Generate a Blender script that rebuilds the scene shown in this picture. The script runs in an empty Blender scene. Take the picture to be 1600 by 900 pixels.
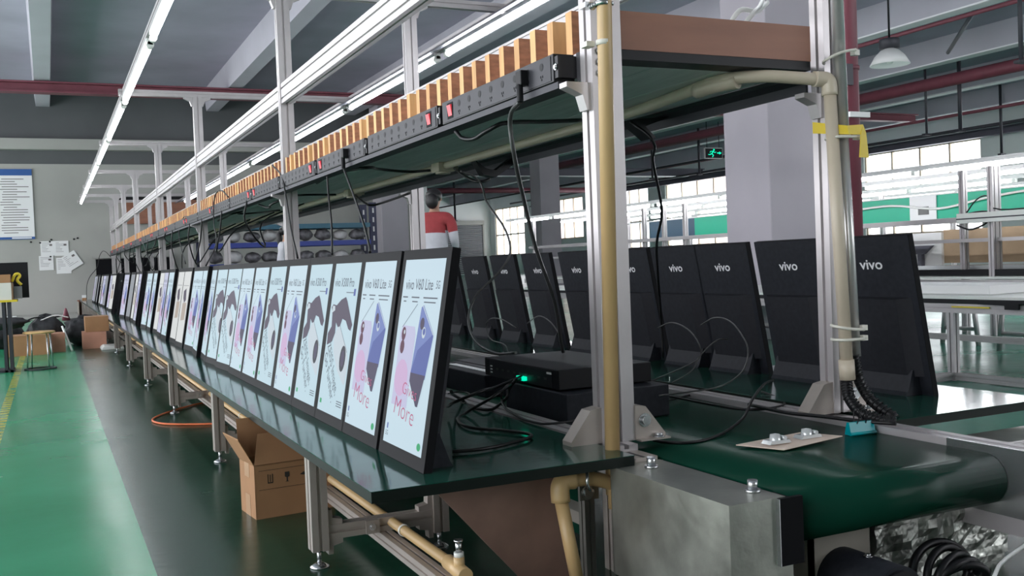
import bpy, bmesh, math, random
from mathutils import Matrix, Vector
random.seed(7)
SC = bpy.context.scene
COL = SC.collection
PI = math.pi
# ------------------------------------------------------------------ camera
cam_d = bpy.data.cameras.new('camera')
cam_d.sensor_width = 36.0
cam_d.lens = 1540.0 / 1600.0 * 36.0
cam_d.clip_start = 0.05
cam_d.clip_end = 300
cam = bpy.data.objects.new('camera', cam_d)
COL.objects.link(cam)
_dx = Vector((0.90390888, 0.04720376, -0.42511239))
_dy = Vector((-0.42592409, 0.00822474, -0.90472152))
_dz = Vector((-0.03920982, 0.99885142, 0.02753964))
cam.matrix_world = Matrix(((_dx[0], _dx[1], _dx[2], 0.0), (_dy[0], _dy[1], _dy[2], 0.0),
                           (_dz[0], _dz[1], _dz[2], 0.75), (0, 0, 0, 1)))
SC.camera = cam
# ------------------------------------------------------------------ world and exposure
W = bpy.data.worlds.new('sky')
W.use_nodes = True
SC.world = W
bg = W.node_tree.nodes['Background']
bg.inputs[0].default_value = (0.93, 0.95, 1.0, 1)
bg.inputs[1].default_value = 3.0
SC.view_settings.view_transform = 'Standard'
SC.view_settings.look = 'None'
SC.view_settings.gamma = 1.0
SC.view_settings.use_curve_mapping = False
SC.view_settings.exposure = 0.55
TUBE = 16.0          # strength of the fluorescent tubes
SCREEN = 0.54       # strength of the display screens

# ------------------------------------------------------------------ materials
MATS = {}
def mat(name, col, rough=0.5, metal=0.0, var=0.0, scale=6.0, bump=0.0, bscale=None, emit=None, es=0.0,
        stretch=(1, 1, 1), coat=0.0, spec=0.5, rvar=0.0):
    m = bpy.data.materials.new(name)
    m.use_nodes = True
    nt = m.node_tree
    N, L = nt.nodes, nt.links
    b = N['Principled BSDF']
    b.inputs['Base Color'].default_value = (*col, 1)
    b.inputs['Roughness'].default_value = rough
    b.inputs['Metallic'].default_value = metal
    b.inputs['Specular IOR Level'].default_value = spec
    b.inputs['Coat Weight'].default_value = coat
    if var or bump or rvar:
        tc = N.new('ShaderNodeTexCoord')
        mp = N.new('ShaderNodeMapping')
        mp.inputs['Scale'].default_value = stretch
        L.new(tc.outputs['Object'], mp.inputs[0])
        nz = N.new('ShaderNodeTexNoise')
        nz.inputs['Scale'].default_value = scale
        nz.inputs['Detail'].default_value = 5
        L.new(mp.outputs[0], nz.inputs['Vector'])
        if var:
            r = N.new('ShaderNodeValToRGB')
            r.color_ramp.elements[0].position = 0.3
            r.color_ramp.elements[1].position = 0.7
            r.color_ramp.elements[0].color = (*[max(0, c * (1 - var)) for c in col], 1)
            r.color_ramp.elements[1].color = (*[min(1, c * (1 + var)) for c in col], 1)
            L.new(nz.outputs['Fac'], r.inputs[0])
            L.new(r.outputs[0], b.inputs['Base Color'])
        if rvar:
            mr = N.new('ShaderNodeMapRange')
            mr.inputs['To Min'].default_value = max(0.02, rough - rvar)
            mr.inputs['To Max'].default_value = rough + rvar
            L.new(nz.outputs['Fac'], mr.inputs[0])
            L.new(mr.outputs[0], b.inputs['Roughness'])
        if bump:
            nb = nz
            if bscale:
                nb = N.new('ShaderNodeTexNoise')
                nb.inputs['Scale'].default_value = bscale
                nb.inputs['Detail'].default_value = 3
                L.new(mp.outputs[0], nb.inputs['Vector'])
            bp = N.new('ShaderNodeBump')
            bp.inputs['Strength'].default_value = bump
            bp.inputs['Distance'].default_value = 0.02
            L.new(nb.outputs['Fac'], bp.inputs['Height'])
            L.new(bp.outputs[0], b.inputs['Normal'])
    if emit is not None:
        b.inputs['Emission Color'].default_value = (*emit, 1)
        b.inputs['Emission Strength'].default_value = es
    MATS[name] = m
    return m

mat('alu', (0.50, 0.47, 0.475), 0.36, 0.45, 0.05, 12)
mat('alu_pipe', (0.62, 0.61, 0.60), 0.3, 0.6)
mat('alu_shaded', (0.40, 0.355, 0.32), 0.4, 0.4, 0.08, 12)  # same aluminium, painted darker and warmer for the dimmer light low down
mat('steel', (0.55, 0.56, 0.57), 0.22, 0.9)
mat('galv', (0.33, 0.34, 0.30), 0.34, 0.75, 0.28, 9, 0.05, 30, rvar=0.12)
mat('crumple', (0.35, 0.36, 0.33), 0.3, 0.8, 0.5, 14, 0.9, 14)
mat('brass_dark', (0.20, 0.19, 0.17), 0.4, 0.7)
mat('pvc_tan', (0.56, 0.38, 0.18), 0.38, 0, 0.05, 8)
mat('pvc_cream', (0.58, 0.50, 0.39), 0.38, 0, 0.04, 8)
mat('pvc_grey', (0.52, 0.52, 0.48), 0.4)
mat('black_plastic', (0.008, 0.008, 0.010), 0.45, spec=0.25)
mat('black_gloss', (0.010, 0.010, 0.0115), 0.45, spec=0.04)
mat('black_powder', (0.018, 0.020, 0.026), 0.5, 0, 0.2, 60, spec=0.2)
mat('black_side', (0.019, 0.020, 0.025), 0.55, 0, 0.2, 60, spec=0.2)
mat('black_lit_side', (0.030, 0.030, 0.036), 0.5, 0, 0.1, 60, spec=0.2)  # rear box black, lightened to imitate light on its slanted sides
mat('rubber', (0.007, 0.007, 0.008), 0.38, spec=0.3)
mat('grey_wire', (0.05, 0.05, 0.05), 0.3)
mat('white_wire', (0.75, 0.75, 0.73), 0.4)
mat('orange_wire', (0.65, 0.13, 0.03), 0.5)
mat('pdu_case', (0.016, 0.016, 0.02), 0.42, 0.2)
mat('pdu_face', (0.035, 0.035, 0.042), 0.4, 0.2, spec=0.3)
mat('red_switch', (0.85, 0.05, 0.07), 0.35, emit=(0.9, 0.08, 0.10), es=0.25)
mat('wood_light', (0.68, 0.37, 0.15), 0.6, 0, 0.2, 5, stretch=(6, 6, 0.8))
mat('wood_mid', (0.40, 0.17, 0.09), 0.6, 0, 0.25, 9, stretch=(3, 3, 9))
mat('wood_pale', (0.72, 0.46, 0.20), 0.6, 0, 0.15, 5, stretch=(6, 6, 0.8))
mat('wood_board', (0.30, 0.125, 0.075), 0.5, 0, 0.14, 3, stretch=(1, 1, 5))
mat('shelf_under', (0.80, 0.79, 0.81), 0.6, 0, 0.1, 5, stretch=(5, 0.6, 5))
mat('table_top', (0.010, 0.055, 0.040), 0.10, 0, 0.25, 3, 0.03, 9, rvar=0.05, spec=0.5)
mat('table_edge', (0.006, 0.010, 0.008), 0.4, spec=0.2)
mat('belt', (0.005, 0.042, 0.026), 0.24, 0, 0.15, 3, spec=0.05)
mat('flap_board', (0.22, 0.13, 0.10), 0.7, 0, 0.3, 5)
mat('panel_grey', (0.34, 0.31, 0.27), 0.6, 0, 0.1, 5)
mat('carton', (0.36, 0.19, 0.09), 0.8, 0, 0.07, 10)
mat('carton_in', (0.20, 0.12, 0.07), 0.85)
mat('carton_pink', (0.50, 0.25, 0.17), 0.8, 0, 0.08, 10)
mat('ink', (0.03, 0.025, 0.02), 0.8)
mat('tape', (0.40, 0.22, 0.10), 0.3)
mat('wall_paint', (0.37, 0.37, 0.345), 0.8, 0, 0.10, 0.7)
mat('wall_cool', (0.84, 0.88, 0.86), 0.8, 0, 0.05, 0.5)
mat('concrete', (0.40, 0.375, 0.41), 0.85, 0, 0.07, 1.2)
mat('ceiling_paint', (0.42, 0.395, 0.48), 0.9, 0, 0.12, 0.8)
mat('ceiling_rib', (0.52, 0.50, 0.56), 0.85, 0, 0.08, 0.8)
mat('lit_underside', (0.90, 0.90, 0.92), 0.7)  # white that stands in for window light on the undersides
mat('dark_band', (0.10, 0.105, 0.11), 0.8, 0, 0.1, 1)
mat('red_steel', (0.19, 0.050, 0.070), 0.5, 0, 0.15, 4)
mat('grey_steel', (0.12, 0.12, 0.15), 0.5, 0.2)
mat('dark_steel', (0.04, 0.04, 0.05), 0.5, 0.2)
mat('green_board', (0.0, 0.40, 0.24), 0.4)
mat('blue_board', (0.02, 0.07, 0.12), 0.4)
mat('white_paint', (0.78, 0.78, 0.77), 0.5)
mat('white_plastic', (0.74, 0.76, 0.72), 0.4)
mat('tan_board', (0.42, 0.30, 0.19), 0.7, 0, 0.12, 5)
mat('paper', (0.78, 0.78, 0.78), 0.7)
mat('paper_warm', (0.70, 0.68, 0.62), 0.7)
mat('sign_blue', (0.02, 0.09, 0.30), 0.5)
mat('print_grey', (0.16, 0.14, 0.14), 0.8)
mat('blue_rack', (0.02, 0.04, 0.25), 0.45)
mat('teal_rack', (0.03, 0.12, 0.18), 0.45)
mat('navy_rack', (0.012, 0.014, 0.05), 0.5)
mat('bag_white', (0.55, 0.54, 0.55), 0.6, 0, 0.1, 20)
mat('bag_grey', (0.16, 0.155, 0.17), 0.5, 0, 0.5, 15)
mat('tape_yellow', (0.80, 0.58, 0.01), 0.45)
mat('zip_tie', (0.72, 0.70, 0.62), 0.4)
mat('teal_clip', (0.0, 0.28, 0.32), 0.25)
mat('card', (0.75, 0.60, 0.50), 0.5)
mat('clear', (0.62, 0.64, 0.64), 0.12, 0.3)
mat('skin', (0.50, 0.30, 0.21), 0.55)
mat('hair', (0.010, 0.009, 0.010), 0.45)
mat('cloth_red', (0.36, 0.05, 0.055), 0.85, 0, 0.08, 20)
mat('cloth_white', (0.60, 0.60, 0.64), 0.85, 0, 0.05, 20)
mat('cloth_navy', (0.04, 0.05, 0.09), 0.85)
mat('shutter', (0.12, 0.13, 0.14), 0.5, 0.2)
mat('sign_yellow', (0.70, 0.60, 0.15), 0.5)
mat('building', (0.88, 0.70, 0.64), 0.8)
mat('frame_tan', (0.75, 0.62, 0.48), 0.6)
mat('yellow_plastic', (0.72, 0.55, 0.03), 0.5)
mat('dark_cloth', (0.022, 0.023, 0.026), 0.8, 0, 0.5, 20)
mat('grime', (0.17, 0.17, 0.17), 0.9)
mat('led_green', (0, 0.6, 0.4), 0.5, emit=(0.0, 0.9, 0.5), es=0.7)
mat('logo', (0.80, 0.80, 0.82), 0.4)
mat('tube_glass', (1, 1, 1), 0.3, emit=(0.93, 0.96, 1.0), es=TUBE)
def scr(name, col, k=1.0):
    mat(name, (0.003, 0.003, 0.003), 0.4, emit=col, es=SCREEN * k, spec=0.08)
scr('s_bg', (0.64, 0.82, 0.93)); scr('s_bg2', (0.58, 0.78, 0.88)); scr('s_off', (0.30, 0.32, 0.36)); scr('s_lav', (0.62, 0.64, 0.84))
scr('s_text', (0.10, 0.12, 0.16)); scr('s_pink', (0.60, 0.60, 0.84)); scr('s_pink2', (0.68, 0.47, 0.74))
scr('s_lens', (0.10, 0.01, 0.05)); scr('s_blue', (0.08, 0.12, 0.42)); scr('s_blue2', (0.17, 0.24, 0.58)); scr('s_plum', (0.05, 0.035, 0.10))
scr('s_red', (0.55, 0.08, 0.22)); scr('s_green', (0.02, 0.42, 0.16)); scr('s_brown', (0.07, 0.05, 0.10)); scr('s_white', (0.62, 0.72, 0.80))
scr('s_gold', (0.50, 0.42, 0.36)); scr('s_blk', (0.01, 0.01, 0.03)); scr('s_cream', (0.78, 0.80, 0.80))

# the floor: epoxy paint zones and a worn dashed yellow line, by position on the floor
def floor_material():
    m = bpy.data.materials.new('floor_epoxy')
    m.use_nodes = True
    nt = m.node_tree; N, L = nt.nodes, nt.links
    b = N['Principled BSDF']; b.inputs['Specular IOR Level'].default_value = 0.24
    tc = N.new('ShaderNodeTexCoord'); sp = N.new('ShaderNodeSeparateXYZ')
    L.new(tc.outputs['Object'], sp.inputs[0])
    def mth(op, a, bb):
        n = N.new('ShaderNodeMath'); n.operation = op
        for i, v in enumerate((a, bb)):
            if isinstance(v, (int, float)): n.inputs[i].default_value = v
            else: L.new(v, n.inputs[i])
        return n.outputs[0]
    def mix(f, c1, c2):
        n = N.new('ShaderNodeMix'); n.data_type = 'RGBA'
        L.new(f, n.inputs[0])
        for i, v in ((6, c1), (7, c2)):
            if isinstance(v, tuple): n.inputs[i].default_value = (*v, 1)
            else: L.new(v, n.inputs[i])
        return n.outputs[2]
    X, Y = sp.outputs[0], sp.outputs[1]
    nz = N.new('ShaderNodeTexNoise'); nz.inputs['Scale'].default_value = 1.6; nz.inputs['Detail'].default_value = 6
    L.new(tc.outputs['Object'], nz.inputs['Vector'])
    n2 = N.new('ShaderNodeTexNoise'); n2.inputs['Scale'].default_value = 14; n2.inputs['Detail'].default_value = 4
    L.new(tc.outputs['Object'], n2.inputs['Vector'])
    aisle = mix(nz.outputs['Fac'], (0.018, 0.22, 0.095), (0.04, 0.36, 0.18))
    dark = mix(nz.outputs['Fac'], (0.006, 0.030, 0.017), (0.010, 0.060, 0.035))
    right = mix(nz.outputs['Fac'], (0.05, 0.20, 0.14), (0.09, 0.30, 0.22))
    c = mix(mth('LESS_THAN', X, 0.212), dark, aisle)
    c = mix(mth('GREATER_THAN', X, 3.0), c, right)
    inx = mth('MULTIPLY', mth('GREATER_THAN', X, -0.285), mth('LESS_THAN', X, -0.235))
    dash = mth('LESS_THAN', mth('FRACT', mth('MULTIPLY', Y, 9.0), 0), 0.72)
    worn = mth('GREATER_THAN', n2.outputs['Fac'], 0.42)
    yl = mth('MULTIPLY', mth('MULTIPLY', inx, dash), worn)
    c = mix(yl, c, (0.42, 0.40, 0.06))
    L.new(c, b.inputs['Base Color'])
    mr = N.new('ShaderNodeMapRange'); mr.inputs['To Min'].default_value = 0.14; mr.inputs['To Max'].default_value = 0.34
    L.new(nz.outputs['Fac'], mr.inputs[0]); L.new(mr.outputs[0], b.inputs['Roughness'])
    bp = N.new('ShaderNodeBump'); bp.inputs['Strength'].default_value = 0.05; bp.inputs['Distance'].default_value = 0.02
    L.new(n2.outputs['Fac'], bp.inputs['Height']); L.new(bp.outputs[0], b.inputs['Normal'])
    MATS['floor'] = m
floor_material()

# window glass: mostly lets daylight through, with a little mirror reflection
def glass_material():
    m = bpy.data.materials.new('window_glass'); m.use_nodes = True
    nt = m.node_tree; N, L = nt.nodes, nt.links
    N.remove(N['Principled BSDF'])
    t = N.new('ShaderNodeBsdfTransparent'); g = N.new('ShaderNodeBsdfGlossy'); mx = N.new('ShaderNodeMixShader')
    g.inputs['Roughness'].default_value = 0.05
    mx.inputs[0].default_value = 0.06
    L.new(t.outputs[0], mx.inputs[1]); L.new(g.outputs[0], mx.inputs[2])
    L.new(mx.outputs[0], N['Material Output'].inputs[0])
    MATS['glass'] = m
glass_material()

# ------------------------------------------------------------------ mesh builder
def tag(o, label=None, cat=None, group=None, kind=None):
    if label: o['label'] = label
    if cat: o['category'] = cat
    if group: o['group'] = group
    if kind: o['kind'] = kind
    return o
def thing(name, label, cat, loc=(0, 0, 0), group=None):
    o = bpy.data.objects.new(name, None)
    o.empty_display_size = 0.1
    COL.objects.link(o)
    o.location = loc
    return tag(o, label, cat, group)

class MB:
    def __init__(s):
        s.v, s.f, s.m, s.sm, s.names = [], [], [], [], []
    def mi(s, name):
        if name not in s.names: s.names.append(name)
        return s.names.index(name)
    def add(s, vs, fs, m, smooth=False):
        k = len(s.v); s.v += [tuple(p) for p in vs]
        i = s.mi(m)
        for f in fs:
            s.f.append([a + k for a in f]); s.m.append(i); s.sm.append(smooth)
        return s
    def box(s, x0, x1, y0, y1, z0, z1, m):
        vs = [(x, y, z) for z in (z0, z1) for y in (y0, y1) for x in (x0, x1)]
        return s.add(vs, [(0, 2, 3, 1), (4, 5, 7, 6), (0, 1, 5, 4), (2, 6, 7, 3), (0, 4, 6, 2), (1, 3, 7, 5)], m)
    def prism(s, pts, axis, a0, a1, m, smooth=False):
        # pts: section in the two other axes (X: y,z  Y: x,z  Z: x,y)
        def P(p, a):
            return {'X': (a, p[0], p[1]), 'Y': (p[0], a, p[1]), 'Z': (p[0], p[1], a)}[axis]
        n = len(pts)
        area = sum(pts[i][0] * pts[(i + 1) % n][1] - pts[(i + 1) % n][0] * pts[i][1] for i in range(n))
        if (area < 0) != (axis == 'Y'): pts = pts[::-1]
        vs = [P(p, a0) for p in pts] + [P(p, a1) for p in pts]
        s.add(vs, [tuple(range(n))[::-1], tuple(range(n, 2 * n))], m)
        k = len(s.v) - 2 * n
        i = s.mi(m)
        for j in range(n):
            s.f.append([k + j, k + (j + 1) % n, k + n + (j + 1) % n, k + n + j]); s.m.append(i); s.sm.append(smooth)
        return s
    def tube(s, pts, r, m, n=8, smooth_path=4, caps=True, radii=None):
        pts = [Vector(p) for p in pts]
        if smooth_path and len(pts) > 2:
            out = []
            P = [pts[0] * 2 - pts[1]] + pts + [pts[-1] * 2 - pts[-2]]
            for i in range(1, len(P) - 2):
                for k in range(smooth_path):
                    t = k / smooth_path
                    a, b, c, d = P[i - 1], P[i], P[i + 1], P[i + 2]
                    L = (c - b).length; m0 = (c - a); m1 = (d - b)
                    m0 = m0.normalized() * L if m0.length > 1e-9 else m0; m1 = m1.normalized() * L if m1.length > 1e-9 else m1
                    out.append(b * (2 * t ** 3 - 3 * t * t + 1) + m0 * (t ** 3 - 2 * t * t + t) + c * (3 * t * t - 2 * t ** 3) + m1 * (t ** 3 - t * t))
            out.append(pts[-1]); pts = out
        vs, fs = [], []
        up = None
        for i, p in enumerate(pts):
            t = (pts[min(i + 1, len(pts) - 1)] - pts[max(i - 1, 0)])
            if t.length < 1e-9: t = Vector((0, 0, 1))
            t.normalize()
            if up is None:
                up = Vector((0, 0, 1)) if abs(t.z) < 0.9 else Vector((1, 0, 0))
            a = (up - t * up.dot(t))
            if a.length < 1e-6: a = t.orthogonal()
            a.normalize(); up = a
            b = t.cross(a)
            rr = radii[i] if radii else r
            for j in range(n):
                w = 2 * PI * j / n
                vs.append(p + a * (rr * math.cos(w)) + b * (rr * math.sin(w)))
        for i in range(len(pts) - 1):
            for j in range(n):
                fs.append((i * n + j, i * n + (j + 1) % n, (i + 1) * n + (j + 1) % n, (i + 1) * n + j))
        s.add(vs, fs, m, True)
        if caps:
            k = len(s.v) - len(vs); i = s.mi(m)
            s.f.append([k + j for j in range(n)][::-1]); s.m.append(i); s.sm.append(False)
            q = k + (len(pts) - 1) * n
            s.f.append([q + j for j in range(n)]); s.m.append(i); s.sm.append(False)
        return s
    def cyl(s, p0, p1, r, m, n=16):
        return s.tube([p0, p1], r, m, n, 0)
    def lathe(s, prof, c, m, n=24):
        vs, fs = [], []
        for (r, z) in prof:
            for j in range(n):
                w = 2 * PI * j / n
                vs.append((c[0] + r * math.cos(w), c[1] + r * math.sin(w), c[2] + z))
        for i in range(len(prof) - 1):
            for j in range(n):
                fs.append((i * n + j, i * n + (j + 1) % n, (i + 1) * n + (j + 1) % n, (i + 1) * n + j))
        return s.add(vs, fs, m, True)
    def blob(s, c, r, m, n=12, k=8, jit=0.0, rnd=random):
        vs, fs = [], []
        for i in range(k + 1):
            th = PI * i / k
            for j in range(n):
                w = 2 * PI * j / n
                q = 1 + (rnd.uniform(-jit, jit) if jit else 0)
                vs.append((c[0] + r[0] * q * math.sin(th) * math.cos(w), c[1] + r[1] * q * math.sin(th) * math.sin(w), c[2] + r[2] * q * math.cos(th)))
        for i in range(k):
            for j in range(n):
                fs.append((i * n + j, (i + 1) * n + j, (i + 1) * n + (j + 1) % n, i * n + (j + 1) % n))
        return s.add(vs, fs, m, True)
    def xform(s, M, start=0):
        for i in range(start, len(s.v)): s.v[i] = tuple(M @ Vector(s.v[i]))
        return s
    def build(s, name, parent=None, bevel=0.0, rel=True):
        me = bpy.data.meshes.new(name)
        off = Vector((0, 0, 0))
        if parent and rel:
            p = parent
            while p: off += p.location; p = p.parent
        me.from_pydata([tuple(Vector(p) - off) for p in s.v], [], s.f)
        for n_ in s.names: me.materials.append(MATS[n_])
        me.polygons.foreach_set('material_index', s.m)
        me.polygons.foreach_set('use_smooth', s.sm)
        me.update()
        o = bpy.data.objects.new(name, me)
        COL.objects.link(o)
        if parent: o.parent = parent
        if bevel:
            b = o.modifiers.new('bevel', 'BEVEL'); b.width = bevel; b.segments = 2; b.limit_method = 'ANGLE'
        return o
def origin_to(o, c):
    # move a top-level mesh's origin to c without moving the shape
    o.data.transform(Matrix.Translation(-Vector(c))); o.location = c
    return o
def solo(mb, name, label, cat, group=None, bevel=0.0, base=None):
    o = mb.build(name, bevel=bevel)
    if base is None:
        xs = [v.co for v in o.data.vertices]
        base = (sum(p.x for p in xs) / len(xs), sum(p.y for p in xs) / len(xs), min(p.z for p in xs))
    origin_to(o, base)
    return tag(o, label, cat, group)
def struct(mb, name, bevel=0.0):
    return tag(mb.build(name, bevel=bevel), kind='structure')
def copy_tree(o, parent=None):
    c = o.copy(); COL.objects.link(c)
    if parent: c.parent = parent
    for ch in KIDS.get(o.name, []) or [x for x in o.children]:
        copy_tree(ch, c)
    return c
KIDS = {}

def section(cx, cy, w, d):
    """closed outline of a slotted aluminium profile, w wide and d deep"""
    u = min(w, d); n = u * 0.10; q = u * 0.16
    nx = 2 if w > 1.5 * d else 1
    ny = 2 if d > 1.5 * w else 1
    def slots(L, k): return [(-L / 2 + L * (i + 0.5) / k) for i in range(k)]
    pts = [(-w / 2, -d / 2)]
    for c in slots(w, nx): pts += [(c - n, -d / 2), (c - n, -d / 2 + q), (c + n, -d / 2 + q), (c + n, -d / 2)]
    pts += [(w / 2, -d / 2)]
    for c in slots(d, ny): pts += [(w / 2, c - n), (w / 2 - q, c - n), (w / 2 - q, c + n), (w / 2, c + n)]
    pts += [(w / 2, d / 2)]
    for c in slots(w, nx)[::-1]: pts += [(c + n, d / 2), (c + n, d / 2 - q), (c - n, d / 2 - q), (c - n, d / 2)]
    pts += [(-w / 2, d / 2)]
    for c in slots(d, ny)[::-1]: pts += [(-w / 2, c + n), (-w / 2 + q, c + n), (-w / 2 + q, c - n), (-w / 2, c - n)]
    return [(cx + a, cy + b) for a, b in pts]
def profile(mb, axis, ca, cb, w, d, a0, a1, m='alu'):
    return mb.prism(section(ca, cb, w, d), axis, a0, a1, m)

_ft = {}
def text_poly(txt, bold=0.0):
    """letters as flat polygons: (verts, faces) with size 1 lettering, centred"""
    if (txt, bold) in _ft: return _ft[(txt, bold)]
    cu = bpy.data.curves.new('t', 'FONT'); cu.body = txt; cu.size = 1.0; cu.align_x = 'CENTER'; cu.align_y = 'CENTER'
    cu.resolution_u = 3; cu.offset = bold
    ob = bpy.data.objects.new('t', cu); COL.objects.link(ob)
    dg = bpy.context.evaluated_depsgraph_get(); dg.update()
    me = bpy.data.meshes.new_from_object(ob.evaluated_get(dg))
    r = ([tuple(v.co) for v in me.vertices], [tuple(p.vertices) for p in me.polygons])
    bpy.data.objects.remove(ob); bpy.data.curves.remove(cu); bpy.data.meshes.remove(me)
    _ft[(txt, bold)] = r
    return r
def put_text(mb, txt, M, size, m, sx=1.0, bold=0.0):
    vs, fs = text_poly(txt, bold)
    mb.add([M @ Vector((x * size * sx, y * size, 0)) for x, y, z in vs], fs, m)

ONES = ['zeroth', 'first', 'second', 'third', 'fourth', 'fifth', 'sixth', 'seventh', 'eighth', 'ninth', 'tenth', 'eleventh',
        'twelfth', 'thirteenth', 'fourteenth', 'fifteenth', 'sixteenth', 'seventeenth', 'eighteenth', 'nineteenth', 'twentieth']
def nth(i):
    if i <= 20: return ONES[i]
    t = {2: 'twenty', 3: 'thirty', 4: 'forty', 5: 'fifty'}[i // 10]
    return t + '-' + ONES[i % 10] if i % 10 else {2: 'twentieth', 3: 'thirtieth', 4: 'fortieth', 5: 'fiftieth'}[i // 10]

# ================================================================== THE SETTING
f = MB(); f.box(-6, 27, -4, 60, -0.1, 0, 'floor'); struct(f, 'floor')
# far wall of the aisle, a dark gap above, then wall painted dark for the unlit roof
f = MB(); f.box(-6, 8.2, 22.5, 22.7, 0, 3.12, 'wall_paint'); struct(f, 'wall_back')
f = MB(); f.box(-6, 8.2, 22.52, 22.7, 3.12, 3.4, 'dark_band'); f.box(-6, 8.2, 22.3, 22.7, 3.4, 3.62, 'wall_paint')
f.box(-6, 8.2, 22.5, 22.7, 3.62, 4.8, 'dark_band'); struct(f, 'trim_1')
f = MB(); f.box(-6, 5.0, -4.2, -4, 0, 4.95, 'wall_paint'); f.box(5.0, 25.25, -4.2, -4, 0, .9, 'wall_paint'); f.box(5.0, 25.25, -4.2, -4, 4.0, 4.95, 'wall_paint')
for x in (9.8, 14.8, 19.8): f.box(x, x + .5, -4.2, -4, .9, 4.0, 'wall_paint')
struct(f, 'wall_unseen')  # unseen wall added to shade near faces, openings cut to let light in
f = MB(); f.box(8.2, 8.4, 22.5, 56, 0, 4.8, 'wall_cool'); struct(f, 'wall_inner')
f = MB(); f.box(8.2, 25.2, 56, 56.2, 0, 4.8, 'wall_cool'); struct(f, 'wall_far')
# window wall: solid strips around the openings
WX = 25.0
WINS = [(51.2, 55.3, 1.1, 3.95), (44.3, 48.6, 1.8, 3.95), (38.2, 41.6, 1.1, 3.95), (32.2, 36.8, 1.1, 3.95),
        (26.5, 30.8, 1.1, 3.95), (20.4, 25.0, 1.1, 3.85), (13.2, 17.8, 1.1, 3.85)]
f = MB()
ys = [-4.0]
for (a, b, z0, z1) in sorted(WINS):
    f.box(WX, WX + .25, ys[-1], a, 0, 4.8, 'wall_cool')
    f.box(WX, WX + .25, a, b, 0, z0, 'wall_cool'); f.box(WX, WX + .25, a, b, z1, 4.8, 'wall_cool')
    ys.append(b)
f.box(WX, WX + .25, ys[-1], 56.2, 0, 4.8, 'wall_cool')
struct(f, 'wall_right')
for i, (a, b, z0, z1) in enumerate(WINS):
    f = MB()
    t = .06
    f.box(WX + .05, WX + .13, a, b, z0, z0 + t, 'frame_tan'); f.box(WX + .05, WX + .13, a, b, z1 - t, z1, 'frame_tan')
    n = 4
    for k in range(n + 1):
        y = a + (b - a - t) * k / n
        f.box(WX + .05, WX + .13, y, y + t, z0, z1, 'frame_tan')
    zm = z0 + (z1 - z0) * .42
    f.box(WX + .05, WX + .13, a, b, zm, zm + t * 1.3, 'frame_tan')
    w = struct(f, 'window_%d' % (i + 1))
    g = MB(); g.box(WX + .085, WX + .095, a + t, b - t, z0 + t, z1 - t, 'glass'); g.build('pane', w)
# roof slab with ribs running along the hall
f = MB(); f.box(-6, 25.2, -4, 56.2, 4.75, 4.95, 'ceiling_paint'); struct(f, 'ceiling')
RIBX = [-3.15, 0.07, 3.45, 6.55, 9.65, 12.75, 16.0, 19.3, 22.5]
for i, x in enumerate(RIBX):
    f = MB()
    f.prism([(x - .13, 4.3), (x + .13, 4.3), (x + .17, 4.75), (x - .17, 4.75)], 'Y', -4, 56, 'ceiling_rib')
    if x > 8: f.box(x - .14, x + .14, -4, 56, 4.275, 4.3, 'lit_underside')  # white strip paints daylight onto the rib bottom
    struct(f, 'trim_%d' % (i + 2))
# steel cross beams under the ribs
def ibeam(mb, axis, c, z, w, h, a0, a1, m, m2=None):
    t = .03
    for (u0, u1, v0, v1, mm) in ((c - w / 2, c + w / 2, z, z + t, m2 or m), (c - w / 2, c + w / 2, z + h - t, z + h, m), (c - t / 2, c + t / 2, z + t, z + h - t, m)):
        if axis == 'X': mb.box(a0, a1, u0, u1, v0, v1, mm)
        else: mb.box(u0, u1, a0, a1, v0, v1, mm)
f = MB(); ibeam(f, 'X', 19.6, 4.08, .25, .2, -6, 21.5, 'red_steel'); struct(f, 'trim_20')
f = MB(); ibeam(f, 'X', 34.0, 3.95, .3, .33, 8.4, 25, 'grey_steel', 'lit_underside'); struct(f, 'trim_21')
f = MB(); ibeam(f, 'Y', 24.3, 3.75, .25, .22, 6, 40, 'grey_steel'); struct(f, 'trim_22')
# concrete columns
def column(n, x0, y0, w, m='concrete'):
    f = MB(); f.box(x0, x0 + w, y0, y0 + w, 0, 4.75, m)
    f.box(x0 - .02, x0 + w + .02, y0 - .02, y0 + w + .02, 0, .12, m)
    struct(f, 'column_%d' % n, bevel=.01)
column(1, 5.5, 6.55, .6); column(2, 12.6, 24.7, .62); column(3, 6.75, 21.0, .62)
# blocks of the building across the yard, outside the windows
for k, (y0, y1) in enumerate(((35.6, 36.6), (54.6, 56.0))):
    f = MB(); f.box(29, 33, y0 + 3.5, y1 + 3.5, 0, 7, 'building')
    f.box(28.9, 33.1, y0 + 3.45, y1 + 3.55, 7, 7.3, 'wall_paint')
    solo(f, 'outside_building', 'salmon wall of a building outside the windows, ' + ['left of the grey column', 'at the far end of the hall'][k], 'building')
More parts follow.
